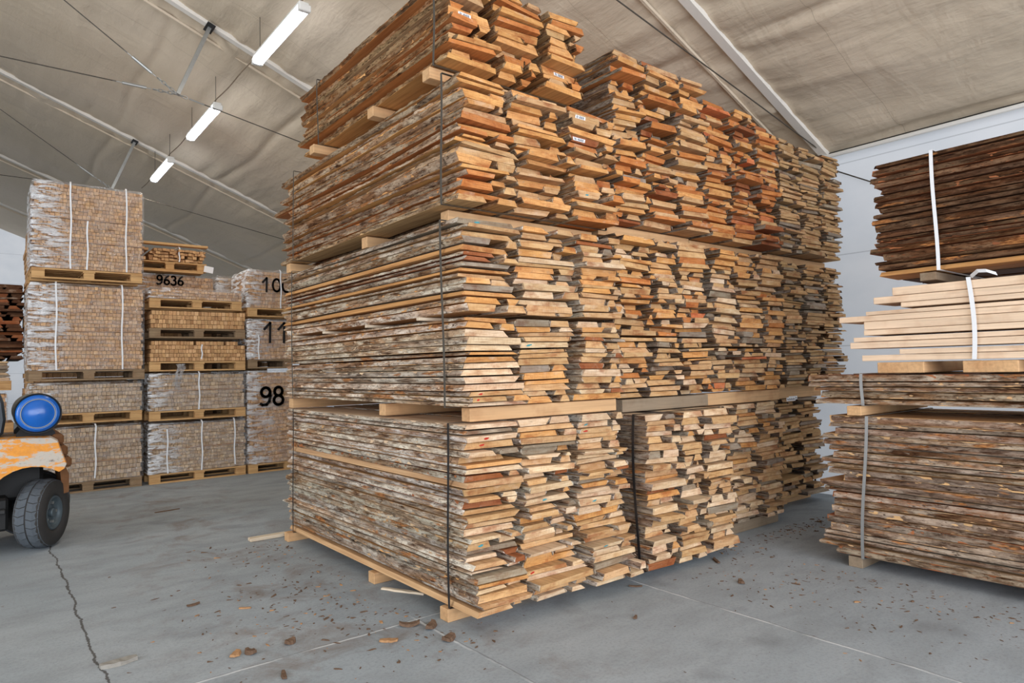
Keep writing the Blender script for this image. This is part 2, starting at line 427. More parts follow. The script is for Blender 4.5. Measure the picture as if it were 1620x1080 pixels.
RAFT = [-4.95, .25, 5.4, 10.6, 15.8, 20.9]
nrm = Vector((SL, 0, 1)).normalized()  # outward normal of the near slope
def build_ceiling():
    mb = MB()
    bays = list(zip([YN] + RAFT, RAFT + [YF]))
    purl = [RX + 1.85 * k for k in range(6)]
    for (a, b) in bays:
        hi = a > -6 and b < 16.5
        ns, ny = (230, 64) if hi else (60, 14)
        vs = []
        for i in range(ns + 1):
            x = RX + (EX - RX) * i / ns
            for j in range(ny + 1):
                v = j / ny; y = a + (b - a) * v
                e = min(v, 1 - v) * (b - a)               # distance to the nearest rafter
                sag = -.11 * math.sin(PI * v) ** .7 * min(1, max(0, EX - x) / 1.1)
                wr = 0.0
                if hi:
                    n1 = mnoise.noise(Vector((x * 4.2, y * .7, a)))
                    n2 = mnoise.noise(Vector((x * 9.5, y * 1.1, a + 9)))
                    n3 = mnoise.noise(Vector((x * 1.1 + y * .5, y * .9, a + 3)))
                    k = math.exp(-e / .9)
                    wr = (n1 * .042 + n2 * .022) * (.25 + k) * min(1, e / .06) + n3 * .03 * min(1, e)
                    for px_ in purl:
                        d = abs(x - px_ - .1 * mnoise.noise(Vector((y * .5, px_, 2))))
                        wr += .045 * math.exp(-(d / .055) ** 2) * min(1, e / .5)
                p = Vector((x, y, roof(x))) + nrm * (sag + wr)
                vs.append(p)
        fs = [(i * (ny + 1) + j, i * (ny + 1) + j + 1, (i + 1) * (ny + 1) + j + 1, (i + 1) * (ny + 1) + j) for i in range(ns) for j in range(ny)]
        mb.add(vs, fs)
    mb.add([(RX, YN, roof(RX)), (RX, YF, roof(RX)), (LX, YF, EZ), (LX, YN, EZ)], [(0, 1, 2, 3)])
    o = mb.build('ceiling', M_FABRIC, smooth=True); tag(o, kind='structure')
build_ceiling()
ti = 0
def slope_bar(y0, y1, d0, d1, mat, x0=RX, x1=EX):
    """bar that follows the roof slope, between depths d0 and d1 below the lining"""
    global ti
    ti += 1
    vs = []
    for x in (x0, x1):
        for y in (y0, y1):
            for d in (d0, d1):
                vs.append(Vector((x, y, roof(x))) - nrm * d)
    o = MB().add(vs, [(0, 1, 3, 2), (4, 6, 7, 5), (0, 4, 5, 1), (2, 3, 7, 6), (0, 2, 6, 4), (1, 5, 7, 3)]).build('trim_%d' % ti, mat)
    tag(o, kind='structure')
for r in RAFT:
    slope_bar(r - .045, r + .045, -.02, .05, M_WHITE_FABRIC)       # lining-covered rafter
    slope_bar(r + .30, r + .325, .035, .065, M_FABRIC)             # lining tension pipes either side
ti += 1
tag(MB().tube([(EX - .13, YN, EZ - .05), (EX - .13, YF, EZ - .05)], .024).build('trim_%d' % ti, M_RAIL_WHITE), kind='structure')
ti += 1
tag(MB().tube([(EX - .03, YN, EZ - .01), (EX - .03, YF, EZ - .01)], .028).build('trim_%d' % ti, M_DARKSTEEL), kind='structure')  # dark tube placed to draw the shadow line between lining and rail

# under-strung braces beneath the rafters
for r, which in ((.25, 'over the front stack, its cable running to the white wall'), (5.4, 'between the two long lamps nearest'), (10.6, 'above the tall wrapped packs')):
    a = Vector((.04, r, roof(.04) - .02)); b = a - nrm * 1.05
    lab = {.25: 'dark tie cable brace running from the roof down to the white wall', 5.4: 'galvanised roof strut with chain and turnbuckle cables, nearer the largest lamp',
           10.6: 'galvanised roof strut with tie cables just above the tallest wrapped pack'}[r]
    t = empty('hanging_roof_brace', tuple(b), lab, 'roof brace', 'roof braces under the rafters')
    B = Vector(b)
    d = (a - b).normalized(); side = Vector((0, 1, 0)); f = d.cross(side)
    m = MB(); wd = .035
    vs = [p + side * sx * wd + f * sy * .022 - B for p in (b, a) for sx in (-1, 1) for sy in (-1, 1)]
    m.add(vs, [(0, 1, 3, 2), (4, 6, 7, 5), (0, 4, 5, 1), (2, 3, 7, 6), (0, 2, 6, 4), (1, 5, 7, 3)]); m.build('strut', M_METAL, t)
    m = MB()
    vs = [a + side * sx * .11 + f * sy * .05 - d * q - B for q in (.03, .05) for sx in (-1, 1) for sy in (-1, 1)]
    m.add(vs, [(0, 1, 3, 2), (4, 6, 7, 5), (0, 4, 5, 1), (2, 3, 7, 6), (0, 2, 6, 4), (1, 5, 7, 3)]); m.build('mounting_plate', M_DARKSTEEL, t)
    for tgt, chain in ((Vector((RX, r, roof(RX) - .08)), 1), (Vector((-7.7, r, b.z - .02)), 1), (Vector((EX - .1, r, EZ + .02)), 0)):
        dd = (tgt - b).normalized(); c0 = b + dd * (.65 if chain else .3)
        MB().tube([c0 - B, tgt - B], .0065, 6).build('tie_cable', M_CABLE, t)
        # chain links between the strut foot and the cable, then a turnbuckle
        nl = 5 if chain else 2
        for k in range(nl):
            cc = b + dd * (.03 + .052 * k) - B
            pts = []
            q = dd.cross(Vector((0, 1, 0)) if k % 2 else nrm).normalized()
            for s_ in range(13):
                an = 2 * PI * s_ / 12
                pts.append(cc + dd * .034 * math.cos(an) + q * .016 * math.sin(an))
            MB().tube(pts, .006, 5, cap=False).build('chain_link', M_METAL, t)
        s0 = b + dd * (.03 + .052 * nl) - B
        if chain:
            MB().tube([s0, s0 + dd * .05, s0 + dd * .051, s0 + dd * .30, s0 + dd * .301, s0 + dd * .40], [.006, .006, .019, .019, .006, .006], 8).build('turnbuckle', M_METAL, t)
        else:
            MB().tube([s0, b + dd * .31 - B], .01, 6).build('turnbuckle', M_METAL, t)
o = MB().tube([(EX - .03, .45, 3.82), (EX - .03, -2.0, 2.42)], .008, 6).build('wall_brace_cable', M_CABLE)
tag(o, 'thin dark bracing cable slanting across the white wall', 'cable')

# lamps
LAMPX, LAMPZ = .36, 5.2
for (y0, y1, lab) in ((3.12, 4.60, 'long lit tube lamp, the largest, beside the top of the front stack'), (6.30, 7.84, 'lit tube lamp, the middle of three hanging in line'), (9.20, 10.66, 'lit tube lamp, the smallest, above the wrapped packs')):
    ym = (y0 + y1) / 2
    t = empty('hanging_tube_lamp', (LAMPX, ym, LAMPZ), lab, 'lamp', 'tube lamps hung in a line')
    L = (y1 - y0) / 2
    MB().box(-.055, .055, -L, L, .045, .09, bev=.01).build('housing', M_RAIL_WHITE, t)
    prof = [(-.06, .046), (-.066, .02), (-.05, -.012), (-.02, -.026), (.02, -.026), (.05, -.012), (.066, .02), (.06, .046)]
    MB().prism(prof, -L + .03, L - .03).build('diffuser', M_TUBE, t)
    for s_ in (-1, 1):
        MB().box(-.062, .062, s_ * L - .03, s_ * L + .03, -.022, .05, bev=.008).build('end_cap', M_RAIL_WHITE, t)
        MB().tube([(0, s_ * (L - .1), .09), (0, s_ * (L - .1), .62)], .004, 5).build('hanger_wire', M_CABLE, t)
pts = []
for k in range(61):
    y = -1.5 + 13.5 * k / 60; pts.append((LAMPX + .02 + .01 * math.sin(k), y, LAMPZ + .15 + .02 * math.sin(y * 2.2)))
o = MB().tube(pts, .008, 5).build('hanging_lamp_cord', M_BEARER_GREY)
tag(o, 'thin cord linking the three tube lamps under the ceiling', 'cord')

# ------------------------------------------------------------------ boards
TONES = {'pale': (232, 206, 172), 'tan': (214, 176, 130), 'honey': (226, 172, 110), 'orange-brown': (208, 138, 80), 'painted': (222, 136, 90), 'red-brown': (166, 104, 66), 'greyish': (158, 146, 130), 'olive-tan': (190, 158, 116), 'dark brown': (104, 72, 50)}
def pick(pal):
    r = rnd() * sum(p for _, p in pal)
    for n, p in pal:
        r -= p
        if r <= 0: return n
    return pal[-1][0]
def jit_tone(n):
    c = lin(TONES[n]); k = U(.86, 1.1); kb = U(.92, 1.05)
    return (min(1, c[0] * k), min(1, c[1] * k), min(1, c[2] * k * kb), 1.0)

class Big:          # collects the boards past the individual ones
    def __init__(s): s.v = []; s.f = []; s.m = []; s.t = []; s.b = []; s.s = []
    def add(s, vs, fs, ms, tone, bark, seed):
        b = len(s.v); s.v += vs; s.f += [tuple(b + i for i in q) for q in fs]; s.m += ms
        n = len(vs); s.t += list(tone) * n; s.b += list(bark) * n; s.s += [seed] * n
BIG = Big()

def surfaces(n, z0, z1, xc, ym, tilt=.035, sag=.006, pitchvar=.32, gaps=(), gap_h=.022):
    """N+1 stacked surfaces z_k(x, y): each board lies between two of them, so none cut into each other. gaps: layer indices above which laths lie"""
    ph = [1 + U(-pitchvar, pitchvar) for _ in range(n)]
    tot = (z1 - z0) - gap_h * len(gaps); s_ = sum(ph)
    cuts = [0] + sorted(gaps) + [n]
    for a_, b_ in zip(cuts, cuts[1:]):      # every row meets a gap at the same height
        ss = sum(ph[a_:b_])
        for i_ in range(a_, b_): ph[i_] *= tot * (b_ - a_) / n / ss
    coef = [(0, 0, 0, 0)]
    a = 0
    for k in range(1, n + 1):
        wdw = math.sin(PI * k / n) ** .6 if 0 < k < n else 0
        if k in gaps: a *= .3
        a = a * .75 + U(-tilt, tilt) * .6
        coef.append((a * wdw, U(-sag, sag) * wdw, U(-sag, sag) * .6 * wdw, U(0, 6)))
    out = []
    z = z0
    for k in range(n):
        c0, c1 = coef[k], coef[k + 1]
        lo = (z, c0); hi = (z + ph[k], c1)
        if (k + 1) in gaps: coef[k + 1] = c1 = (0, 0, 0, 0); hi = (z + ph[k], c1)
        out.append((lo, hi)); z += ph[k]
        if (k + 1) in gaps: z += gap_h
    def ev(s, x, y):
        z, (a, b, c, p) = s
        return z + a * (x - xc) + b * (((y - ym) / 1.4) ** 2 - .3) + c * math.sin(1.6 * (y - ym) + p)
    return out, ev

def edge_curve(amp):
    p = [(U(.6, 1.6), U(0, 6.3), amp * U(.4, 1)), (U(2, 4), U(0, 6.3), amp * U(.15, .45)), (U(6, 11), U(0, 6.3), amp * U(.05, .2))]
    return lambda y: sum(a * math.sin(f * y + q) for f, q, a in p)

def board(xs, y0, y1, surf, ev, tone, bark_tone, seed, ny=12, xl=None, xr=None, amp=.012, barkL=True, barkR=True, gap=.0035, rough=.0045, into=None, name='live_edge_board', split=True, nb=4, fringe=0.0):
    """one live-edge board filling slot xs between two surfaces; ragged waney edges carry bark"""
    lo, hi = surf
    sx0, sx1 = xs
    l0 = sx0 + .003 + (xl if xl is not None else U(0, .016)); r0 = sx1 - .003 - (xr if xr is not None else (U(0, .02) if rnd() < .82 else U(.02, .07)))
    eL, eR = edge_curve(amp), edge_curve(amp)
    wane = U(.004, .024); flip = rnd() < .25
    waneR = U(.004, .028) if rnd() < .8 else U(.03, .05)
    sk = U(-.008, .008); ym = (y0 + y1) / 2
    endsk = U(-.018, .018); endz = U(-.012, .012)
    g0, g1 = gap * U(.2, 1.0), gap * U(.2, 1.0)
    if rnd() < .10: g1 += .006
    V = []; st = []
    for i in range(ny + 1):
        y = y0 + (y1 - y0) * i / ny
        L = max(l0 + eL(y) + sk * (y - ym), sx0 + .008); R = min(r0 + eR(y) + sk * (y - ym), sx1 - .004)
        if L > R - .03: L = sx0 + .008; R = max(R, min(sx1 - .004, L + .03))
        t0, b0 = (0, wane) if not flip else (wane, 0)
        t1, b1 = (0, waneR) if not flip else (waneR, 0)
        # wide face below unless flipped
        LB, LT, RB, RT = L + t0, L + b0, R - t1, R - b1
        st.append((y, LB, LT, RB, RT))
    inset = .004
    vs, fs, ms = [], [], []
    for i, (y, LB, LT, RB, RT) in enumerate(st):
        for j, (x, top) in enumerate(((LB + inset, 0), (RB - inset, 0), (RT - inset, 1), (LT + inset, 1))):
            z = ev(hi, x, y) - g1 if top else ev(lo, x, y) + g0
            yy = y
            if i == 0 or i == ny: yy = y + endsk * (x - (sx0 + sx1) / 2) / .2 + (endz if top else -endz) * .4
            vs.append((x, yy, z))
    for i in range(ny):
        a = i * 4; b = a + 4
        for k in range(4): fs.append((a + k, a + (k + 1) % 4, b + (k + 1) % 4, b + k)); ms.append(0)
    fs.append((3, 2, 1, 0)); ms.append(1)
    e = ny * 4; fs.append((e, e + 1, e + 2, e + 3)); ms.append(1)
    strips = []
    for sd, on in ((0, barkL), (1, barkR)):
        if not on: continue
        bv, bf = [], []
        th = U(.3, 1.0)
        for i, (y, LB, LT, RB, RT) in enumerate(st):
            for j in range(nb + 1):
                t = j / nb
                xa, xb = (LB, LT) if sd == 0 else (RB, RT)
                x = xa + (xb - xa) * t
                zb, zt = ev(lo, x, y) + g0 * .6 + .0018, ev(hi, x, y) - g1 * .6 - .0018
                rg = (mnoise.noise(Vector((y * 17 + seed * 5, t * 2.1, seed * 3.7))) * 1.3 + mnoise.noise(Vector((y * 47, t * 3.7 + seed, seed)))) * rough
                bul = (.014 * math.sin(PI * t) ** .7 - .006) * th + rg * (.5 + math.sin(PI * t))
                sgn = -1 if sd == 0 else 1
                x2 = x + sgn * bul
                x2 = max(sx0 + .002, x2) if sd == 0 else min(sx1 - .001, x2)
                z = zb + (zt - zb) * t
                if 0 < j < nb: z += rg * .5
                yy = st[0][0] + U(-.004, .004) if i == 0 else y
                bv.append((x2, yy, z))
        q = nb + 1
        for i in range(ny):
            for j in range(nb):
                f = (i * q + j, (i + 1) * q + j, (i + 1) * q + j + 1, i * q + j + 1)
                bf.append(f if sd == 0 else f[::-1])
        # close the strip back onto the board at both ends
        for i in (0, ny):
            base = len(bv); (y, LB, LT, RB, RT) = st[i]
            for xx, zz in (((LB + inset, ev(lo, LB, y) + g0), (LT + inset, ev(hi, LT, y) - g1)) if sd == 0 else ((RB - inset, ev(lo, RB, y) + g0), (RT - inset, ev(hi, RT, y) - g1))):
                bv.append((xx, bv[i * q][1], zz))
            f = tuple(i * q + j for j in range(q)) + (base + 1, base)
            bf.append(f)
        strips.append((sd, bv, bf))
    if into is not None:
        into.add(vs, fs, ms, tone, bark_tone, seed)
        for sd, bv, bf in strips: into.add(bv, bf, [2] * len(bf), tone, bark_tone, seed)
        return None
    cx = (sx0 + sx1) / 2; cz = min(v[2] for v in vs)
    c = Vector((cx, ym, cz))
    kids = []
    for sd, bv, bf in strips:
        if split: kids.append((bv, bf))
        else:
            b = len(vs); vs = vs + bv; fs += [tuple(b + i for i in q) for q in bf]; ms += [2] * len(bf)
    o = link(name, [tuple(Vector(v) - c) for v in vs], fs, BOARD_MATS, ms, loc=tuple(c))
    attrs(o, tone, seed, bark_tone)
    for bv, bf in kids:
        k = link('bark', [tuple(Vector(v) - c) for v in bv], bf, [M_BARK], None, o, smooth=True)
        attrs(k, tone, seed, bark_tone)
    return o

class Bound:
    """where two rows meet: a line that jogs from layer to layer; rows on both sides keep to it"""
    def __init__(s, x, z0, z1, amp):
        s.seg = []; z = z0 - .01; cur = 0
        while z < z1:
            h = U(.05, .16); cur = max(-1, min(1, cur * .5 + U(-.8, .8))); s.seg.append((z, z + h, x + cur * amp)); z += h
    def rng(s, a, b):
        v = [x for (p, q, x) in s.seg if p < b and q > a] or [s.seg[-1][2]]
        return min(v), max(v)
def row_slots(rows, z0, z1, amp):
    """boundaries for rows of boards; returns slot(row, zlo, zhi)"""
    n = len(rows)
    bs = [Bound((rows[r][1] + rows[r + 1][0]) / 2, z0, z1, amp) for r in range(n - 1)]
    def slot(r, a, b):
        l = rows[r][0] if r == 0 else bs[r - 1].rng(a, b)[1] + .003
        rr = rows[r][1] if r == n - 1 else bs[r].rng(a, b)[0] - .003
        return (l, rr)
    return slot
def zr(ev, surf, xs, y0, y1):
    ys = (y0, (y0 + y1) / 2, y1, y0 * .75 + y1 * .25, y0 * .25 + y1 * .75)
    return min(ev(surf[0], x, y) for x in xs for y in ys) - .004, max(ev(surf[1], x, y) for x in xs for y in ys) + .004
def bark_t(c, v=.14):
    k = U(1 - v, 1 + v); l = lin(c); return (l[0] * k, l[1] * k * U(.97, 1.02), l[2] * k * U(.94, 1.04), 1.0)

def lath(x0, x1, y, z, h=.019, w=.035, label=None, mat=M_LATH):
    o = MB().box(x0, x1, y - w / 2, y + w / 2, z, z + h, bev=.002).build('lath', mat)
    tag(centre(o), label, 'lath', 'stacking laths'); return o
def bearer(x0, x1, y, z0, z1, label, w=.09, mat=M_BEARER, group='timber bearers under the bundles'):
    o = MB().box(x0, x1, y - w / 2, y + w / 2, z0 + (.007 if z0 > .01 else 0), z1 - .007, bev=.003).build('timber_bearer', mat)
    tag(centre(o), label, 'bearer', group); return o
def strap(y, x0, x1, z0, z1, label, w=.018, mat=M_STRAP, sway=.012, wob=0, name='strap'):
    """band round a bundle: down the aisle side, over the top, round below"""
    off = .004; pts = []
    ph = U(0, 6)
    n = 16
    for k in range(n + 1):
        t = k / n; z = z1 + off - (z1 - z0 + 2 * off) * t
        yy = y + sway * math.sin(ph + t * 4) + wob * (t - .5)
        pts.append((x0 - off, yy, z))
    yl = pts[-1][1]; yt = pts[0][1]
    pts = [(x1 + off, yt, z1 + off), ((x0 + x1) / 2, yt, z1 + off)] + pts + [((x0 + x1) / 2, yl, z0 - off), (x1 + off, yl, z0 - off), (x1 + off, yt, z1 + off)]
    o = MB().ribbon(pts, (0, 1, 0), w, .0012).build(name, mat)
    tag(centre(o), label, 'strap', 'straps round the board bundles'); return o

A_TIERS = [
 # name, layers, z0, z1, (row slots), near y, far y, palette, bark, amp, laths after layer, y jitter
 dict(nm='lowest', n=29, z0=.085, z1=1.175, rows=((0, .455), (.47, .925), (.94, 1.41)), y0=-.12, y1=2.74, pal=(('pale', 46), ('tan', 34), ('honey', 8), ('red-brown', 5), ('greyish', 7)), bark=(196, 184, 168), amp=.012, gaps=(), jit=.030, proud=.024),
 dict(nm='second', n=29, z0=1.275, z1=2.415, rows=((0, .455), (.47, .925), (.94, 1.40)), y0=-.13, y1=2.76, pal=(('tan', 42), ('pale', 24), ('honey', 22), ('red-brown', 6), ('greyish', 6)), bark=(192, 176, 156), amp=.014, gaps=(14,), jit=.026, proud=.036),
 dict(nm='third', n=20, z0=2.515, z1=3.315, rows=((0, .47), (.485, .955), (.97, 1.44)), y0=-.09, y1=2.86, pal=(('honey', 48), ('tan', 28), ('orange-brown', 20), ('red-brown', 4)), bark=(172, 148, 122), amp=.022, gaps=(), jit=.040, proud=.085),
 dict(nm='top', n=12, z0=3.405, z1=3.96, rows=((0, .38), (.39, .77), (.78, 1.17)), y0=-.03, y1=2.40, pal=(('honey', 55), ('orange-brown', 28), ('tan', 17)), bark=(150, 120, 88), amp=.022, gaps=(), jit=.035, proud=.08),
]
ROWN = ('outer', 'middle', 'inner')
INDIV = {}
seed = 0
for ti_, T in enumerate(A_TIERS):
    slot = row_slots(T['rows'], T['z0'], T['z1'], .055)
    for ri, xs0 in enumerate(T['rows']):
        gaps = T['gaps']
        ym = (T['y0'] + T['y1']) / 2
        S, ev = surfaces(T['n'], T['z0'], T['z1'], sum(xs0) / 2, ym, tilt=.045 if ri else .03, sag=.005, gaps=gaps)
        for k in range(T['n']):
            seed += 1
            xs = slot(ri, *zr(ev, S[k], xs0, T['y0'], T['y1']))
            tn = pick(T['pal']); tone = jit_tone(tn)
            lower = max(0, .30 - k / T['n']) * .45 if ti_ == 0 else 0
            y0 = T['y0'] + random.gauss(0, T['jit']) - lower + (.03 if ri == 1 else 0)
            y1 = T['y1'] + random.gauss(0, .05) + (U(0, .35) if ti_ == 2 and k > 12 and rnd() < .5 else 0)
            clean = (ri == 0 and ((ti_ == 1 and k in (16, 20, 24)) or (ti_ == 0 and k in (19, 0))))
            if clean: tn = 'honey' if ti_ == 1 else 'tan'; tone = jit_tone(tn)
            xs2 = xs
            sp = rnd() < (.62 if ri else .40)
            if sp:      # a narrow strip fills the rest of this layer
                c = xs[0] + (xs[1] - xs[0]) * U(.55, .74)
                xs2 = (xs[0], c)
                board((c + .009, xs[1]), y0 + U(-.04, .05), y1, S[k], ev, jit_tone(pick(T['pal'])), bark_t(T['bark']), seed + .5, ny=8, amp=T['amp'] * .6, into=BIG, nb=2)
            if ri == 0:
                o = board(xs2, y0, y1, S[k], ev, tone, bark_t(T['bark'], .32), seed, ny=84, amp=T['amp'], barkL=not clean, barkR=False, nb=5, xl=(U(0, T['proud']) if not clean else 0), rough=.007, gap=.0075)
            else:
                o = board(xs2, y0, y1, S[k], ev, tone, bark_t(T['bark']), seed, ny=16, amp=T['amp'], split=False, nb=3)
            tag(o, '%s %s board, %s up in the %s row, %s bundle of the front stack' % (tn.capitalize(), 'clean-edged' if clean else 'bark-edged', ORD[k + 1], ROWN[ri], T['nm']), 'board', 'boards in the %s bundle of the front stack' % T['nm'])
            INDIV[(ti_, ri, k)] = (o, xs2, y0, S[k], ev)
    # bearers below each bundle
    zb0 = 0.0 if ti_ == 0 else A_TIERS[ti_ - 1]['z1'] + .002
    zb1 = T['z0'] - .001
    x1 = T['rows'][-1][1]
    for yb, wh in ((T['y0'] + (.19, .10, .26, .20)[ti_], 'near'), ((1.02, .95, 1.2, .94)[ti_], 'middle'), ((2.62, 2.66, 2.70, 1.95)[ti_], 'far')):
        nm = ('floor under the front stack', 'joint below the second bundle', 'joint below the third bundle', 'joint below the top bundle')[ti_]
        bearer((-.015, .05, .05, -.02)[ti_] + (.05 if wh == 'near' and ti_ in (1, 2) else 0) - (.03 if wh == 'far' else 0), min(x1, 1.38) , yb, zb0, zb1, 'squared pale bearer at the %s end, in the %s' % (wh, nm) if wh != 'middle' else 'squared pale bearer halfway along, in the %s' % nm)
# stacking laths in the second bundle
zl = None
S_ = INDIV[(1, 0, 13)]
zg = S_[3][1][0]
for q, yq in enumerate((.30, 1.05, 1.85, 2.55)):
    for ri in range(3):
        pass
T = A_TIERS[1]
for q, yq in enumerate((.30, 1.05, 1.85, 2.55)):
    zz = max(INDIV[(1, r, 13)][3][1][0] for r in range(3)) + .001
    zmin = min(INDIV[(1, r, 14)][3][0][0] for r in range(3)) - .001
    lath(-.03 + .012 * q, 1.36, yq, zz, h=max(.006, zmin - zz), label='thin pale lath poking from the front stack, %s from the corner' % ORD[q + 1] if q else 'thin pale lath poking from the front stack, nearest the corner')
# straps
for i, (T, yn, yf) in enumerate(zip(A_TIERS, (.02, .05, .03, .10), (2.55, 2.55, 2.5, 1.93))):
    x1 = T['rows'][-1][1]
    for yy, wh, wd in ((yn, 'near the front corner', .02), (yf, 'near the far end', .017)):
        strap(yy, 0, x1, T['z0'], T['z1'], '%s strap down the bark side %s, %s bundle' % ('black' if i < 1 else 'dull grey', wh, T['nm']), w=wd, mat=M_STRAP if i < 1 else M_STRAP_DULL)

# small paint marks and paper labels on board ends
def on_end(key, dx, w, h, mat, name, ink=False):
    o, xs, y0, S, ev = INDIV[key]
    me = o.data
    L = o.location
    # the end face is the first four vertices
    P = [me.vertices[i].co.copy() for i in range(4)]       # LB RB RT LT
    def at(u, v):
        b = P[0].lerp(P[1], u); t = P[3].lerp(P[2], u); return b.lerp(t, v)
    wid = (P[1] - P[0]).length; hgt = (P[3] - P[0]).length
    u0 = dx; u1 = dx + w / wid; v0 = .5 - h / hgt / 2; v1 = .5 + h / hgt / 2
    n = (P[1] - P[0]).cross(P[3] - P[0]).normalized() * .0012
    c = [at(u0, v0), at(u1, v0), at(u1, v1), at(u0, v1)]
    if ink: m = MB().add([p for p in c] + [p + n for p in c], [(4, 5, 6, 7), (0, 1, 5, 4), (1, 2, 6, 5), (2, 3, 7, 6), (3, 0, 4, 7)])
    else:
        q = []; um, vm = (u0 + u1) / 2, .5
        for a in range(14):
            an = 2 * PI * a / 14; rr = U(.45, 1.0); q.append(at(um + (u1 - u0) / 2 * rr * math.cos(an) + .3 * (u1 - u0) * math.sin(an) * .5, vm + (v1 - v0) / 2 * rr * math.sin(an)))
        m = MB().add(q + [p + n * .6 for p in q], [tuple(range(14, 28))] + [(a, (a + 1) % 14, (a + 1) % 14 + 14, a + 14) for a in range(14)])
    k = m.build(name, mat, o)
    if ink:
        q = MB()
        for a in range(9):
            if a in (2,): continue
            ua = u0 + (u1 - u0) * (.12 + .085 * a); ub = ua + (u1 - u0) * .055
            cc = [at(ua, .5 - .18), at(ub, .5 - .18), at(ub, .5 + .18 - .1 * (a % 2)), at(ua, .5 + .18)]
            q.add([p + n * 1.4 for p in cc], [(0, 1, 2, 3)])
        q.build('print', M_INK, k)
    return k
for key, dx in (((3, 0, 7), .25), ((3, 2, 3), .35), ((2, 2, 18), .2), ((2, 2, 14), .1)):
    k = on_end(key, dx, .10, .024, M_PAPER, 'paper_label', True); k['label'] = 'small white paper label'
for key, dx, mt, w in (((0, 0, 10), .45, M_TEAL, .05), ((0, 1, 15), .4, M_TEAL, .05), ((0, 2, 12), .4, M_TEAL, .045), ((0, 2, 27), .2, M_TEAL, .05), ((0, 2, 5), .35, M_TEAL, .04), ((0, 0, 26), .3, M_RED, .05),
                       ((0, 0, 25), .3, M_RED, .05), ((0, 1, 4), .1, M_RED, .04), ((0, 2, 26), .1, M_RED, .05), ((1, 1, 9), .1, M_TEAL, .06), ((1, 0, 28), .3, M_TEAL, .05), ((1, 0, 2), .15, M_RED, .04),
                       ((2, 1, 5), .2, M_TEAL, .04), ((2, 2, 4), .3, M_TEAL, .04), ((1, 0, 1), .1, M_RED, .03)):
    on_end(key, dx, w, .018, mt, 'paint_mark')

# ---- the rows of bundles beside the front stack (all past the 300 individual boards)
P_LOW = (('pale', 40), ('tan', 42), ('honey', 8), ('red-brown', 3), ('greyish', 7))
P_MID = (('painted', 2), ('tan', 46), ('honey', 24), ('pale', 16), ('orange-brown', 8), ('greyish', 6))
P_UP = (('tan', 32), ('honey', 36), ('orange-brown', 18), ('red-brown', 7), ('greyish', 7))
P_OR = (('painted', 3), ('orange-brown', 34), ('honey', 36), ('red-brown', 22), ('tan', 8))
P_OL = (('olive-tan', 62), ('tan', 22), ('greyish', 16))
BK = (150, 134, 118)
def bundle(x0, x1, y0, z0, z1, n, pal, jit=.035, rows=3, bark=BK, length=2.75, gaps=(), amp=.016, splits=.4, ny=8, into=BIG):
    global seed
    wdt = (x1 - x0) / rows
    rws = [(x0 + wdt * r + .002, x0 + wdt * (r + 1) - .002) for r in range(rows)]
    slot = row_slots(rws, z0, z1, .055)
    for r in range(rows):
        xs = rws[r]
        S, ev = surfaces(n, z0, z1, sum(xs) / 2, y0 + length / 2, tilt=.05, sag=.004, gaps=gaps, pitchvar=.3, gap_h=.009)
        for k in range(n):
            seed += 1
            yy = y0 + random.gauss(0, jit)
            xs = a = slot(r, *zr(ev, S[k], rws[r], y0, y0 + length))
            if rnd() < splits:
                c = xs[0] + (xs[1] - xs[0]) * U(.4, .72); a = (xs[0], c)
                board((c + .009, xs[1]), yy + U(-.05, .05), y0 + length, S[k], ev, jit_tone(pick(pal)), bark_t(bark), seed + .5, ny=ny, amp=amp * .5, into=into, nb=2, xl=0)
            board(a, yy, y0 + length + U(-.05, .05), S[k], ev, jit_tone(pick(pal)), bark_t(bark), seed, ny=ny if r else 30, amp=amp, into=into, nb=3)
# second stack
bundle(1.45, 2.53, -.27, .05, 1.15, 25, P_LOW, .035, length=2.8)
bundle(1.46, 2.60, -.02, 1.26, 2.50, 32, P_MID, gaps=(12, 22))
bundle(1.47, 2.62, -.03, 2.60, 3.88, 33, P_UP, .045)
# third stack
bundle(2.58, 3.76, .03, .10, 1.14, 27, P_LOW)
bundle(2.66, 3.82, .0, 1.26, 2.50, 32, P_MID, gaps=(10, 21))
bundle(2.66, 3.84, .0, 2.60, 3.80, 31, P_OR, .04)
# fourth stack against the wall
bundle(4.12, 5.10, .30, .10, 1.12, 28, P_OL, bark=(120, 112, 104), rows=2)
bundle(3.92, 5.14, .05, 1.26, 2.50, 40, P_OL, .024, gaps=(12, 25))
bundle(3.90, 5.18, .05, 2.60, 3.72, 36, P_OL, .024)

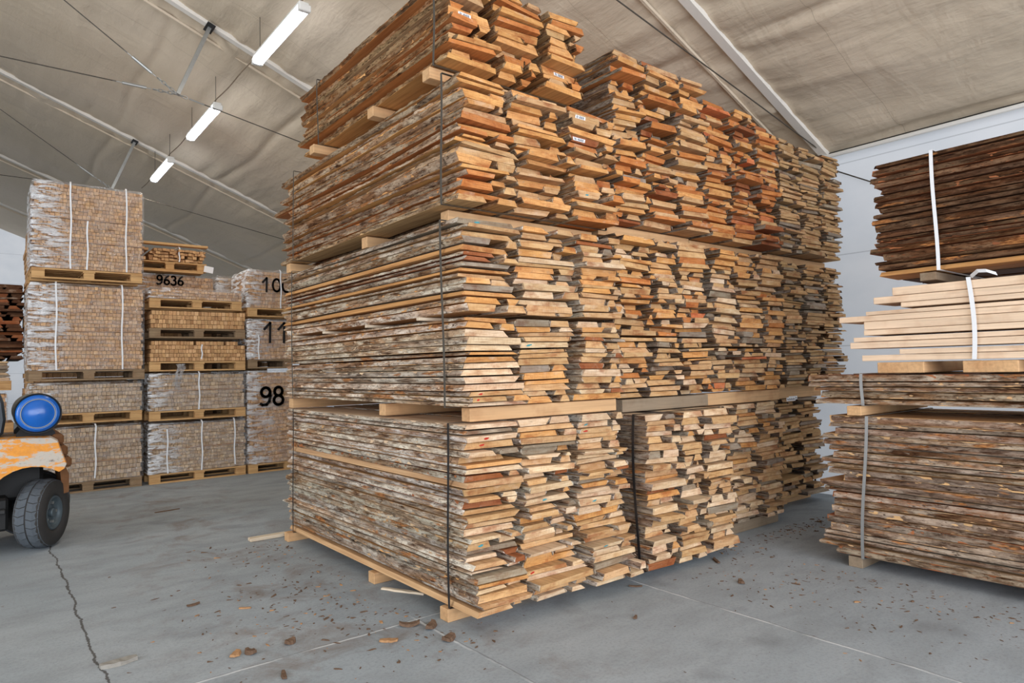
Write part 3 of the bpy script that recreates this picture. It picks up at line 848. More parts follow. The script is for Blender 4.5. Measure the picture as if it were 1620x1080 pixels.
# ---- the free-standing stack opposite, seen from its bark side
RX0 = 2.78
def px_y(*a): return a
R_LOW = dict(nm='lowest', n=23, z0=.085, z1=1.10, y1=-.90, bark=(158, 138, 120), amp=.014)
R_MID = dict(nm='thin middle', n=5, z0=1.185, z1=1.405, y1=-.86, bark=(166, 146, 126), amp=.012)
R_TOP = dict(nm='top', n=19, z0=2.10, z1=2.90, y1=-1.30, bark=(112, 84, 62), amp=.014)
for T in (R_LOW, R_MID, R_TOP):
    xs = (RX0, RX0 + .42)
    y0 = -3.85
    S, ev = surfaces(T['n'], T['z0'], T['z1'], sum(xs) / 2, -2.4, tilt=.02, sag=.006, pitchvar=.3)
    S2, ev2 = S, ev
    for k in range(T['n']):
        seed += 1
        clean = T is R_TOP and k == 0
        y1 = T['y1'] + random.gauss(0, .022 if T is R_TOP else .04) + (.07 if T is R_LOW and k in (2, 1) else 0)
        if T is R_LOW and k > 19: y1 -= .10
        tn = 'honey' if clean else pick((('tan', 4), ('greyish', 2), ('red-brown', 2))) if T is not R_TOP else pick((('dark brown', 3), ('red-brown', 3)))
        tone = jit_tone(tn)
        o = board(xs, y0 + U(-.05, .05), y1, S[k], ev, tone, bark_t(T['bark'], .25), seed, ny=96, amp=T['amp'], barkL=not clean, barkR=False, nb=5, xl=U(0, .03), rough=.007, gap=.007)
        tag(o, ('Clean-edged honey board, bottom of the %s bundle' if clean else 'Bark-edged board, %s up, %%s bundle' % ORD[k + 1]) % T['nm'] + ' of the stack holding white planks', 'board', 'boards in the %s bundle of the stack with white planks' % T['nm'])
    for q in range(2):
        xs_ = (RX0 + .44 + q * .38, RX0 + .80 + q * .38)
        S3, ev3 = surfaces(T['n'], T['z0'], T['z1'], sum(xs_) / 2, -2.4, tilt=.02, sag=.004)
        for k in range(T['n']):
            seed += 1
            board(xs_, y0, T['y1'] + random.gauss(0, .04), S3[k], ev3, jit_tone('tan' if T is not R_TOP else 'dark brown'), bark_t(T['bark']), seed, ny=6, into=BIG, nb=2)
RXE = RX0 + 1.18
for z0, z1, ys, lev, mt in ((0, .084, (-1.06, -2.3, -3.5), 'gap under the whole stack with white planks', M_BEARER_GREY), (1.102, 1.183, (-1.12, -2.45, -3.6), 'gap below the thin bundle under the white planks', M_BEARER), (1.407, 1.495, (-1.42, -1.95, -3.2), 'gap right below the white planks', M_BEARER), (2.03, 2.098, (-1.62, -2.25, -3.4), 'gap between white planks and dark bundle', M_BEARER_GREY)):
    for yb, wh in zip(ys, ('far', 'middle', 'near')):
        bearer(RX0 + (.03 if z0 != 1.102 else -.03), RXE, yb, z0, z1, '%s bearer in the %s' % (wh, lev), mat=mt, group='bearers of the stack with white planks', w=.10 if z0 != 1.407 else (.30 if wh != 'near' else .12))
# white planed planks: far ends staggered
ZT = 2.026; rows = [(-1.40, .060), (-1.27, .052), (-1.44, .038), (-1.20, .030), (-1.02, .045), (-1.19, .062), (-1.19, .042), (-1.12, .036), (-1.08, .050), (-1.42, .038), (-1.17, .046)]
tot = sum(r[1] for r in rows); scl = (2.022 - 1.498) / (tot + .011 * 4)
z = 1.498; order = rows[::-1]
for k, (ye, h) in enumerate(order):
    h *= scl
    nb_ = 3
    for c in range(nb_):
        x0 = RX0 + .02 + c * .38 + U(0, .012); x1 = x0 + .36
        if c: x1 = min(x1, RXE)
        if c == 0:
            o = MB().box(x0, x1, -3.85 + U(-.1, .1), ye + U(-.01, .01), z + .0015, z + h - .0015, bev=.003).build('planed_plank', M_PLANK)
            tag(centre(o), 'pale planed plank, %s up in the white pile between the dark bundles' % (ORD[k + 1]), 'plank', 'white planed planks')
    z += h
    if k in (1, 3, 7): z += .011 * scl
strap(-1.16, RX0, RXE, R_LOW['z0'], R_LOW['z1'], 'grey steel strap round the lowest bundle under the white planks', w=.022, mat=M_STEEL, sway=.015, wob=.04, name='steel_strap')
strap(-1.17, RX0, RXE, R_MID['z0'], R_MID['z1'], 'short grey strap on the thin bundle below the white planks', w=.022, mat=M_STEEL, sway=.004, name='steel_strap')
strap(-1.69, RX0, RXE, R_TOP['z0'], R_TOP['z1'], 'pale grey strap down the dark top bundle above the white planks', w=.022, mat=M_WHITE_STRAP, sway=.008, name='steel_strap')
m = MB(); pts = []
for k in range(17):
    t = k / 16; pts.append((RX0 + .010 - .02 * math.sin(PI * min(1, t * 1.0)) * .5, -1.86 - .05 * math.sin(t * 2.6) * .5, 2.028 - .53 * t))
m.ribbon([(RX0 + .30, -1.84, 2.03), (RX0 + .06, -1.845, 2.032)] + pts, (0, 1, 0), .026, .0012)
m.ribbon([(RX0 + .03, -1.87, 2.032), (RX0 - .01, -1.92, 2.06), (RX0 - .02, -1.97, 2.055), (RX0 - .005, -2.02, 2.03)], (0, .4, 1), .024, .0012)
tag(centre(m.build('plastic_strap', M_WHITE_STRAP)), 'loose white plastic strap with a curled end on the pale planks', 'strap', 'straps round the board bundles')

# straps and bearers of the side stacks
strap(-.18, 1.45, 2.53, .05, 1.15, 'thick black strap on the lowest bundle of the second stack', w=.022, sway=.02)
strap(.42, 4.12, 5.10, .10, 1.12, 'black strap at the foot of the stack against the wall', w=.02)
for (x0, x1, yb, z0, z1, lab, mt) in (
    (1.46, 2.5, .05, 0, .048, 'low bearer on the floor under the second stack', M_BEARER_GREY), (1.46, 2.5, 2.2, 0, .048, 'low far bearer on the floor under the second stack', M_BEARER_GREY),
    (1.50, 2.55, .02, 1.152, 1.258, 'grey weathered bearer under the middle bundle of the second stack', M_BEARER_GREY), (1.50, 2.55, 2.2, 1.152, 1.258, 'far bearer under the middle bundle of the second stack', M_BEARER),
    (1.48, 2.60, .20, 2.502, 2.598, 'pale bearer under the top bundle of the second stack', M_BEARER), (1.48, 2.60, 2.2, 2.502, 2.598, 'far bearer under the top bundle of the second stack', M_BEARER),
    (2.60, 3.74, .12, 0, .098, 'bearer on the floor under the third stack', M_BEARER_GREY), (2.60, 3.74, 2.2, 0, .098, 'far bearer on the floor under the third stack', M_BEARER_GREY),
    (2.62, 3.80, .10, 1.142, 1.258, 'pale bearer under the middle bundle of the third stack', M_BEARER), (2.62, 3.80, 2.2, 1.142, 1.258, 'far bearer under the middle bundle of the third stack', M_BEARER),
    (2.66, 3.82, .24, 2.502, 2.598, 'pale bearer under the reddish top bundle of the third stack', M_BEARER), (2.66, 3.82, 2.2, 2.502, 2.598, 'far bearer under the reddish top bundle of the third stack', M_BEARER),
    (4.14, 5.08, .50, 0, .098, 'bearer on the floor under the stack against the wall', M_BEARER), (4.14, 5.08, 2.5, 0, .098, 'far bearer on the floor under the stack against the wall', M_BEARER),
    (3.95, 5.12, .36, 1.122, 1.258, 'bearer under the middle bundle of the stack against the wall', M_BEARER), (3.95, 5.12, 2.4, 1.122, 1.258, 'far bearer under the middle bundle of the stack against the wall', M_BEARER),
    (3.95, 5.12, .26, 2.502, 2.598, 'bearer under the top bundle of the stack against the wall', M_BEARER), (3.95, 5.12, 2.4, 2.502, 2.598, 'far bearer under the top bundle of the stack against the wall', M_BEARER)):
    bearer(x0, x1, yb, z0, z1, lab, mat=mt)

# ------------------------------------------------------------------ pallets and wrapped packs of battens
PALLET_ROOT = None
def pallet_at(x0, x1, y0, z, lab, old=False, depth=.8):
    """a four-way pallet 0.14 high"""
    w = x1 - x0; t = empty('wooden_pallet', (x0, y0, z), lab, 'pallet', 'pallets under the batten packs')
    mt = M_PALLET_GREY if old else M_PALLET
    for yy in (0, depth / 2 - .05, depth - .1):
        MB().box(.0, w, yy, yy + .1, 0, .02, bev=.002).build('skid_board', mt, t)
        for xx, bw in ((0, .14), (w / 2 - .06, .12), (w - .14, .14)):
            MB().box(xx, xx + bw, yy + .002, yy + .098, .0205, .095, bev=.004).build('block', mt, t)
    for xx in (0, w / 2 - .07, w - .14):
        MB().box(xx, xx + .14, 0, depth, .0955, .113, bev=.002).build('cross_board', mt, t)
    for q in range(5):
        yy = q * (depth - .1) / 4
        MB().box(0, w, yy, yy + .1, .1135, .135, bev=.002).build('deck_board', mt, t)
    return t
BT = [(220, 178, 128), (210, 168, 118), (228, 186, 138), (202, 160, 114), (216, 172, 124), (192, 150, 106)]
BTG = [(204, 176, 140), (194, 166, 130), (212, 186, 150), (182, 154, 120)]
def strokes(paths, x0, z0, s, y, w):
    m = MB()
    for p in paths:
        pts = [(x0 + a * s, y, z0 + b * s) for a, b in p]
        # round brush dabs joined into one flat stroke
        for (a, b) in zip(pts, pts[1:]):
            a, b = Vector(a), Vector(b); d = (b - a).normalized() if (b - a).length else Vector((1, 0, 0)); n = Vector((-d.z, 0, d.x)) * w / 2; th = Vector((0, .0015, 0))
            e = d * w * .35
            vs = [a - e - n - th, b + e - n - th, b + e + n - th, a - e + n - th, a - e - n + th, b + e - n + th, b + e + n + th, a - e + n + th]
            m.add(vs, [(0, 1, 2, 3), (7, 6, 5, 4), (0, 4, 5, 1), (1, 5, 6, 2), (2, 6, 7, 3), (3, 7, 4, 0)])
    return m
def arc(cx, cz, rx, rz, a0, a1, n=16): return [(cx + rx * math.cos(math.radians(a0 + (a1 - a0) * k / n)), cz + rz * math.sin(math.radians(a0 + (a1 - a0) * k / n))) for k in range(n + 1)]
GL = {
 '9': [arc(.3, .72, .24, .26, 20, 380), [(.54, .75), (.56, .5), (.50, .2), (.35, .02), (.12, .0), (.02, .08)]],
 '6': [[(.50, .98), (.28, .82), (.10, .5), (.08, .28)], arc(.32, .26, .25, .25, 170, 530)],
 '3': [arc(.28, .74, .22, .24, 150, -80, 14), arc(.28, .25, .27, .27, 85, -150, 14)],
 '1': [[(.02, .66), (.32, 1.0), (.30, .0)]],
 '0': [arc(.32, .5, .28, .46, 80, 440, 20)],
 '8': [arc(.3, .75, .22, .24, 0, 360), arc(.3, .25, .26, .26, 0, 360)],
 'tick': [[(.02, .66), (.2, .8), (.4, .95)]],
}
def pack(x0, x1, y0, z0, z1, lab, bw=.046, bh=.056, grey=False, film=True, straps=(), bands=(), number=None, depth=.8, jit=.008, group='batten packs', loose=False, ragtop=False):
    t = empty('batten_pack', ((x0 + x1) / 2, y0, z0), lab, 'batten pack', group)
    ox, oy, oz = (x0 + x1) / 2, y0, z0
    W = x1 - x0; H = z1 - z0
    pal = BTG if grey else BT
    # rows of batten ends; seams (bands) split the pack into courses
    vs, fs, tn, sd = [], [], [], []
    z = .002; r = 0
    courses = [0] + [b * H for b in bands] + [H]
    def bx(a, b, c, d, e, f, col, s):
        k = len(vs)
        vs.extend([(x, y, zz) for x in (a, b) for y in (c, d) for zz in (e, f)])
        fs.extend([tuple(k + i for i in q) for q in ((0, 1, 3, 2), (4, 6, 7, 5), (0, 4, 5, 1), (2, 3, 7, 6), (0, 2, 6, 4), (1, 5, 7, 3))])
        tn.extend(list(col) * 8); sd.extend([s] * 8)
    for ci in range(len(courses) - 1):
        a, b = courses[ci] + .004, courses[ci + 1] - .012
        nr = max(1, round((b - a) / bh)); h = (b - a) / nr
        for i in range(nr):
            zc = a + h * i
            x = -W / 2 + (U(0, .03) if jit else 0); last = i == nr - 1 and ci == len(courses) - 2
            rowj = U(-.004, .004)
            while x < W / 2 - bw * .5:
                w_ = min(bw * U(.72, 1.3), W / 2 - x)
                if not (last and ragtop and rnd() < .18) and not (loose and rnd() < .12):
                    col = lin(random.choice(pal)); k = U(.88, 1.08); col = (col[0] * k, col[1] * k, col[2] * k, 1)
                    zz0 = zc + .001 + (U(0, .012) if loose else 0)
                    bx(x + .0022, x + w_ - .0022, .012 + rowj + random.gauss(0, jit) * 1.0, depth - .01 + U(-.02, .01), zz0, zc + h - .004, col, U(0, 40))
                x += w_
        if ci:      # thin divider lath between courses
            c = lin((196, 150, 104)); bx(-W / 2 - .004, W / 2 + .004, .0, depth, courses[ci] - .009, courses[ci] + .001, c, U(0, 30))
    if loose:
        for b in range(len(vs) // 8):
            k = link('batten', vs[b * 8:b * 8 + 8], fs[:6], [M_BATTEN], None, t); attrs(k, tn[b * 32:b * 32 + 32], sd[b * 8:b * 8 + 8])
    else:
        o = link('battens', vs, fs, [M_BATTEN], None, t); attrs(o, tn, sd); o['kind'] = 'stuff'
    ed = .014
    if film:
        # stretch film: a slightly bulging skin over front, sides and top, draped in wrinkles
        nx, nz, nd = 40, max(8, int(H / .03)), 12
        fv, ff = [], []
        ring = []      # path round left side, front, right side (open at the back)
        for k in range(nd): ring.append((-W / 2 - ed, depth * (1 - k / nd), -1, 0))
        for k in range(nx + 1): ring.append((-W / 2 - ed + (W + 2 * ed) * k / nx, -ed, 0, -1))
        for k in range(1, nd + 1): ring.append((W / 2 + ed, depth * k / nd, 1, 0))
        R_ = len(ring); so = U(0, 90)
        for j in range(nz + 1):
            zz = H * j / nz + (ed if j == nz else 0)
            tp = max(0, (zz - H + .06) / .06)
            for (x, y, nx_, ny_) in ring:
                d = mnoise.noise(Vector((x * 3 + so, y * 3, zz * 14))) * .005 + mnoise.noise(Vector((x * 11, y * 11 + so, zz * 7))) * .004
                d = max(d, -.007)
                s_ = 1 - .03 * tp
                fv.append(((x + nx_ * d) * s_, (y + ny_ * d) + (.02 * tp if ny_ else 0), zz))
        for j in range(nz):
            for k in range(R_ - 1): ff.append((j * R_ + k, j * R_ + k + 1, (j + 1) * R_ + k + 1, (j + 1) * R_ + k))
        # top sheet, gathered
        nt = 8; base = len(fv)
        for j in range(nt + 1):
            for k in range(nx + 1):
                x = (-W / 2 + W * k / nx) * .97; y = .01 + (depth - .02) * j / nt
                fv.append((x, y, H + ed + .004 + abs(mnoise.noise(Vector((x * 6 + so, y * 6, 4)))) * .014 * math.sin(PI * (k / nx)) ** .3))
        for j in range(nt):
            for k in range(nx): ff.append((base + j * (nx + 1) + k, base + j * (nx + 1) + k + 1, base + (j + 1) * (nx + 1) + k + 1, base + (j + 1) * (nx + 1) + k))
        link('plastic_wrap', fv, ff, [M_FILM], None, t, smooth=True)
    for sx, lo, hi in straps:
        m = MB(); x = -W / 2 + sx * W; n = 8
        pts = [(x + .006 * math.sin(k * 1.1 + sx * 9), -ed - .012, H * (lo + (hi - lo) * k / n)) for k in range(n + 1)]
        if hi >= 1: pts += [(x, .02, H + ed + .02), (x, depth - .02, H + ed + .02)]
        m.ribbon(pts, (1, 0, 0), .018, .0012); k = m.build('white_strap', M_WHITE_STRAP, t); k['label'] = 'white plastic strap'
    if number:
        txt, nx0, nz0, s, wd = number
        xx = nx0 - ox
        mm = MB()
        for ch in txt:
            if ch != ' ':
                q = strokes(GL['tick' if ch == '/' else ch], xx, nz0 - oz, s, -ed - .010, wd); mm.add(q.v, q.f)
            xx += s * .72
        k = mm.build('painted_number', M_PAINT_BLACK, t); k['label'] = 'black sprayed number'
    return t

PY = 7.0
# first column, tallest, behind the forklift
X0, X1 = -1.70, -.45
pallet_at(X0, X1, PY, 0, 'dark pallet on the floor under the wrapped column behind the forklift', True)
pack(X0, X1, PY, .137, .85, 'grey batten pack on the floor pallet behind the forklift', grey=True, straps=((.56, .05, 1.0),), bands=(.36, .74), bh=.055)
pallet_at(X0, X1 + .0, PY, .90, 'pallet carrying the low pack just above the blue cylinder', False)
pack(X0, X1, PY, 1.037, 1.42, 'low batten pack with film pulled over its top, above the blue cylinder', grey=True, bands=(), bh=.055)
pallet_at(X0 - .02, X1 + .03, PY, 1.46, 'dark pallet halfway up the wrapped column behind the forklift', True)
pack(X0 - .02, X1 + .01, PY, 1.597, 2.71, 'tall film-wrapped batten pack with two white straps, second from top', straps=((.22, .0, 1.0), (.80, .0, 1.0)), bands=(.46,), bh=.048)
pallet_at(X0, X1, PY, 2.78, 'pallet under the topmost wrapped pack of the tallest column', False)
pack(X0, X1, PY, 2.917, 4.04, 'topmost film-wrapped batten pack of the tallest column, with three white straps', straps=((.33, .0, 1.0), (.48, 0, .58), (.84, .0, 1.0)), bands=(.33, .60), bh=.046)
# second column
X0, X1 = -.36, .93
pallet_at(X0, X1, PY, 0, 'pale pallet on the floor below the grey wrapped pack with three straps')
pack(X0, X1, PY, .137, .82, 'grey wrapped batten pack with three white straps, on the floor pallet', grey=True, straps=((.17, 0, .9), (.52, 0, 1.0), (.87, .05, 1.0)), bands=(.5,), bh=.05)
pallet_at(X0, X1, PY, .87, 'pallet second from the floor in the middle column of packs')
pack(X0, X1 - .02, PY, 1.007, 1.52, 'grey wrapped batten pack with one white strap, second up in the middle column', grey=True, straps=((.5, 0, 1.0),), bands=(.55,), bh=.05)
pallet_at(X0, X1, PY, 1.56, 'pallet third from the floor in the middle column, torn film hanging off')
pack(X0, X1 + .0, PY, 1.697, 2.00, 'uneven-topped batten pack, third up in the middle column', film=False, straps=((.52, .1, .8),), bh=.055, ragtop=True)
pallet_at(X0, X1, PY, 2.03, 'old grey pallet fourth up in the middle column', True)
pack(X0, X1, PY, 2.167, 2.43, 'bare batten pack, fourth up in the middle column', film=False, bh=.06)
pallet_at(X0, X1 - .05, PY, 2.45, 'pale pallet just under the low white-wrapped pack')
pack(X0, X1 - .04, PY, 2.587, 2.73, 'low white-wrapped batten pack on top of the middle column', bh=.05)
# torn film dangling off the middle column
m = MB()
for q in range(9):
    x = U(.0, .12); pts = [(x + U(-.03, .03) - .05 * k / 5, PY - .03 - U(0, .05), 1.66 - .34 * k / 5 * U(.8, 1.1)) for k in range(6)]
    m.ribbon(pts, (1, .4, .2), U(.02, .05), .0006)
tag(centre(m.build('film_scrap', M_FILM)), 'torn strip of clear film hanging over the grey pack', 'film scrap')
# third column, partly behind the front stack
X0, X1 = .97, 2.2
pallet_at(X0, X1, PY, 0, 'pallet on the floor beside the front stack, under the pack numbered 98')
pack(X0, X1, PY, .137, 1.53, 'tall brown batten pack sprayed 98, half hidden by the front stack', number=('98', 1.14, 1.02, .27, .042), bands=(.34, .66), bh=.055)
pallet_at(X0, X1, PY, 1.58, 'pallet between the packs sprayed 98 and 11', True)
pack(X0, X1, PY, 1.717, 2.32, 'batten pack sprayed 11, with a loose white strap', number=('11/', 1.20, 1.98, .30, .036), straps=((.12, .0, .62),), bands=(.52,), bh=.055)
pallet_at(X0, X1, PY, 2.37, 'pallet under the pack sprayed 100')
pack(X0, X1, PY, 2.507, 3.08, 'topmost batten pack sprayed 100, beside the front stack', number=('100', 1.18, 2.76, .21, .030), straps=((.40, .0, 1.0),), bands=(.52,), bh=.052)
# row behind
pallet_at(-1.72, -.47, 7.95, 0, 'pallet on the floor behind the tallest wrapped column', True)
pack(-1.72, -.47, 7.95, .137, 3.6, 'tall plain batten pack behind the tallest wrapped column, glimpsed through its pallets', bands=(.25, .5, .75), film=False, bh=.07, bw=.07)
X0, X1, PB = -.42, .72, 7.95
zz = 0
pallet_at(X0, X1, PB, 0, 'pallet on the floor in the row behind', True)
pack(X0, X1, PB, .137, 2.58, 'tall plain batten pack in the row behind, mostly hidden', bands=(.33, .66), film=False, bh=.07, bw=.07)
pack(X0, X1, PB, 2.62, 3.05, 'batten pack sprayed 9636, peeping over the middle column', number=('9636', -.10, 2.90, .135, .024), bh=.05)
o = MB().box(X0 - .03, X1 - .16, PB - .05, PB + .05, 3.095, 3.118, bev=.003).build('loose_board', M_PALLET); tag(centre(o), 'pale loose board lying on the pack sprayed 9636', 'board')
pallet_at(X0 - .02, .62, PB, 3.125, 'topmost pallet in the row behind, carrying loose battens')
pack(X0 - .02, .62, PB, 3.262, 3.475, 'loose orange battens under a top board, beside the tallest wrapped column', film=False, loose=True, bw=.055, bh=.05, jit=.03, straps=((.62, 0, 1.0),))
o = MB().box(X0 - .05, .64, PB - .02, PB + .1, 3.515, 3.55, bev=.003).build('loose_board', M_PALLET); tag(centre(o), 'clean board laid over the loose orange battens', 'board')
o = MB().box(.56, .70, PB - .06, PB - .055, 3.12, 3.22).build('paper_sheet', M_PAPER); o.rotation_euler = (0, .15, 0); tag(centre(o), 'white paper sheet on the corner of the topmost rear pallet', 'paper')
pallet_at(.76, 1.6, PB, 0, 'floor pallet under the rear grey pack', True)
pack(.76, 1.6, PB, .137, 2.62, 'tall plain batten pack hidden behind the middle column', bands=(.33, .66), film=False, bh=.07, bw=.07, grey=True)
pack(.78, 1.58, PB, 2.68, 3.08, 'grey wrapped pack peeping between the middle column and pack 100', grey=True, bands=(.3,), bh=.055)
# far column beyond the forklift: dark boards on pallets
X0, X1, PC = -3.0, -1.80, 8.4
pallet_at(X0, X1 - .05, PC, 0, 'pallet at the far edge behind the forklift seat', True)
pack(X0, X1 - .1, PC, .137, .72, 'brown batten pack behind the forklift seat', film=False, bh=.06)
pallet_at(X0, X1 - .02, PC, .75, 'pallet between two brown packs behind the forklift', False)
pack(X0, X1 - .1, PC, .887, 1.30, 'brown film-edged batten pack behind the forklift, under dark boards', bh=.06)
pallet_at(X0, X1 - .05, PC, 1.34, 'pallet under the dark boards beyond the forklift', False)
bundle(X0, -1.86, PC, 1.477, 1.75, 7, (('greyish', 4), ('pale', 3)), rows=2, length=1.8, jit=.05)
bundle(X0, -1.70, PC, 1.78, 2.84, 24, (('dark brown', 6), ('red-brown', 3)), rows=3, length=1.8, jit=.06, bark=(84, 62, 46))

# ---- the remaining boards as one object
o = link('live_edge_boards', BIG.v, BIG.f, BOARD_MATS, BIG.m)
attrs(o, BIG.t, BIG.s, BIG.b)
tag(o, 'remaining bark-edged boards stacked in bundles beside and behind the front stack', 'boards', kind='stuff')
for (x, y, z) in ((3.78, -.03, 1.135), (4.20, .18, 1.125)):
    k = MB().box(x, x + .16, y, y + .002, z, z + .035).build('paper_label', M_PAPER, o); k['label'] = 'small white paper label'
    q = MB()
    for a in range(8): q.box(x + .012 + a * .018, x + .022 + a * .018, y - .001, y + .001, z + .010, z + .026 - .005 * (a % 2))
    q.build('print', M_INK, k)

# ------------------------------------------------------------------ forklift (rear end shows at the edge of the photo)
FY0, FY1 = 3.72, 4.72
fk = empty('forklift', (-2.6, (FY0 + FY1) / 2, 0), 'worn yellow forklift, its rear wheel and counterweight beside the wrapped packs', 'forklift')
FO = Vector((-2.6, (FY0 + FY1) / 2, 0))
def fp(m, name, mat, parent=fk, smooth=False):
    m.v = [tuple(Vector(v) - FO) for v in m.v]
    return m.build(name, mat, parent, smooth=smooth)
def body_panel(y0, y1, crown):
    # side profile with wheel arch, skinned across y with rounded shoulders
    m = MB()
    arch = [(-2.30, .52), (-2.16, .50)] + [(-1.84 + .34 * math.cos(a), .40 + .34 * math.sin(a)) for a in [math.radians(d) for d in (162, 150, 138, 126, 114, 102, 90, 78, 66, 54)]]
    low = arch + [(-1.60, .70)]
    top = [(-1.585, .74), (-1.625, .86), (-1.655, .955), (-1.70, .985), (-1.86, .995), (-2.10, .995), (-2.30, .97)]
    poly = low + top
    n = len(poly); secs = []
    for (y, k) in ((y0, .965), (y0 + .03, .99), (y0 + .08, 1.0), (y1 - .08, 1.0), (y1 - .03, .99), (y1, .965)):
        cx, cz = -1.95, .75
        secs.append([(cx + (x - cx) * k, y, cz + (z - cz) * k) for x, z in poly])
    vs = [p for s in secs for p in s]; fs = [tuple(range(n))[::-1], tuple((len(secs) - 1) * n + i for i in range(n))]
    for s_ in range(len(secs) - 1):
        for i in range(n): fs.append((s_ * n + i, s_ * n + (i + 1) % n, (s_ + 1) * n + (i + 1) % n, (s_ + 1) * n + i))
    m.add(vs, fs); return m
fp(body_panel(FY0, FY0 + .34, 0), 'fender', M_YELLOW)
fp(body_panel(FY1 - .34, FY1, 0), 'fender', M_YELLOW)
fp(MB().box(-2.28, -1.74, FY0 + .345, FY1 - .345, .80, .985, bev=.03), 'counterweight', M_YELLOW)
fp(MB().box(-2.28, -1.74, FY0 + .345, FY1 - .345, .42, .795, bev=.03), 'shade_fill', M_BLACK)  # black box added so the space behind the wheel reads as shade
# stepped cast-iron slabs at the tail
for q, (xa, xb, za, zb) in enumerate(((-1.70, -1.605, .905, 1.0), (-1.70, -1.575, .80, .895), (-1.70, -1.545, .70, .79))):
    fp(MB().box(xa, xb, FY0 + .10, FY1 - .02, za, zb, bev=.02), 'counterweight_slab', M_RUST)
fp(MB().prism([(-1.585, .70), (-1.55, .62), (-1.55, .45), (-1.60, .44), (-1.62, .66)], FY0 + .30, FY1 - .1), 'rear_panel', M_RUST)
fp(MB().box(-3.6, -2.0, FY0 + .12, FY1 - .12, .20, .48, bev=.02), 'chassis', M_BLACK)
fp(MB().box(-3.4, -2.3, FY0 + .04, FY1 - .04, .48, .66, bev=.03), 'side_frame', M_YELLOW)
fp(MB().box(-2.5, -2.02, FY0 + .02, FY0 + .08, .36, .40, bev=.008), 'side_step', M_DARKSTEEL)
fp(MB().tube([(-1.84, FY0 + .2, .31), (-1.84, FY1 - .2, .31)], .06, 12), 'axle', M_BLACK)
# seat: moulded shell with cushion
def loft(secs):
    n = len(secs[0]); m = MB(); vs = [p for s in secs for p in s]
    fs = [tuple(range(n))[::-1], tuple((len(secs) - 1) * n + i for i in range(n))] + [(a * n + i, a * n + (i + 1) % n, (a + 1) * n + (i + 1) % n, (a + 1) * n + i) for a in range(len(secs) - 1) for i in range(n)]
    return m.add(vs, fs)
seat = [(-2.55, .99), (-2.09, .97), (-2.035, 1.02), (-2.018, 1.14), (-2.035, 1.30), (-2.075, 1.42), (-2.12, 1.46), (-2.17, 1.44), (-2.17, 1.28), (-2.16, 1.16), (-2.22, 1.10), (-2.52, 1.10)]
secs = []
for y, k in ((FY0 + .2, .9), (FY0 + .24, .98), (FY0 + .3, 1.0), (FY1 - .3, 1.0), (FY1 - .24, .98), (FY1 - .2, .9)):
    secs.append([(-2.25 + (x + 2.25) * k, y, 1.18 + (z - 1.18) * k) for x, z in seat])
fp(loft(secs), 'seat', M_SEAT, smooth=False)
for yy in (FY0 + .06, FY1 - .06):
    fp(MB().tube([(-2.34, yy, .9), (-2.36, yy, 2.0), (-2.50, yy, 2.12), (-3.3, yy, 2.12), (-3.5, yy, 1.0), (-3.5, yy, .6)], .03, 8), 'guard_post', M_BLACK)
for k in range(6):
    fp(MB().box(-2.55 - .14 * k, -2.52 - .14 * k, FY0 + .06, FY1 - .06, 2.11, 2.14), 'guard_bar', M_BLACK)
def wheel(cx, cy, r, w, ang, nm='wheel'):
    t = bpy.data.objects.new(nm, None); C.objects.link(t); t.parent = fk
    t.location = Vector((cx, cy, r)) - FO; t.rotation_euler = (0, 0, ang)
    # local: axle along -y (outer side is -y)
    h = w / 2
    prof = [(.50 * r, h - .02), (.54 * r, h), (.70 * r, h + .006), (.90 * r, h), (.965 * r, h - .02), (r - .008, h - .05), (r - .006, 0), (r - .008, -h + .05), (.965 * r, -h + .02), (.90 * r, -h), (.70 * r, -h - .006), (.54 * r, -h), (.50 * r, -h + .02)]
    MB().lathe([(a, b) for a, b in prof], (0, 1, 0), n=48).build('tyre', M_TYRE_SIDE, t, smooth=True)
    # tread blocks: bent lugs interlocked across the width
    m = MB(); n = 26
    for k in range(n):
        for half in (0, 1):
            a0 = 2 * PI * (k + (.5 if half else 0)) / n; da = 2 * PI / n * .90
            ya, yb = (-h + .012, -.006) if not half else (.006, h - .012)
            vs = []
            for rr in (r - .022, r):
                for (yy, sh) in ((ya, 0), ((ya + yb) / 2, .05), (yb, 0)):
                    edge = .014 if (abs(yy) > h - .03) and rr == r else 0
                    for aa in (a0 + sh, a0 + da + sh):
                        vs.append(((rr - edge) * math.cos(aa), yy, (rr - edge) * math.sin(aa)))
            fs = [(6, 7, 9, 8), (8, 9, 11, 10), (0, 6, 8, 2), (2, 8, 10, 4), (1, 3, 9, 7), (3, 5, 11, 9), (0, 1, 7, 6), (4, 10, 11, 5)]
            m.add(vs, fs)
    m.build('tread', M_TYRE, t)
    MB().lathe([(.02, -h + .045), (.20 * r, -h + .045), (.24 * r, -h + .05), (.34 * r, -h + .055), (.41 * r, -h + .03), (.45 * r, -h + .004), (.48 * r, -h + .004), (.52 * r, -h + .02), (.52 * r, h - .02)], (0, 1, 0), n=36).build('rim', M_RIM, t, smooth=True)
    MB().lathe([(.001, -h + .012), (.11 * r, -h + .012), (.13 * r, -h + .02), (.13 * r, -h + .05)], (0, 1, 0), n=20).build('hub_cap', M_RIM, t)
    for k in range(5):
        a = 2 * PI * k / 5; x, z = .29 * r * math.cos(a), .29 * r * math.sin(a)
        MB().lathe([(.001, 0), (.014, 0), (.014, .03)], (0, 1, 0), org=(x, -h + .03, z), n=6).build('wheel_nut', M_METAL, t)
    return t
wheel(-1.755, 3.95, .30, .215, math.radians(62))
wheel(-1.80, FY1 - .1, .31, .20, PI)
wheel(-3.2, FY0 + .1, .33, .22, 0)
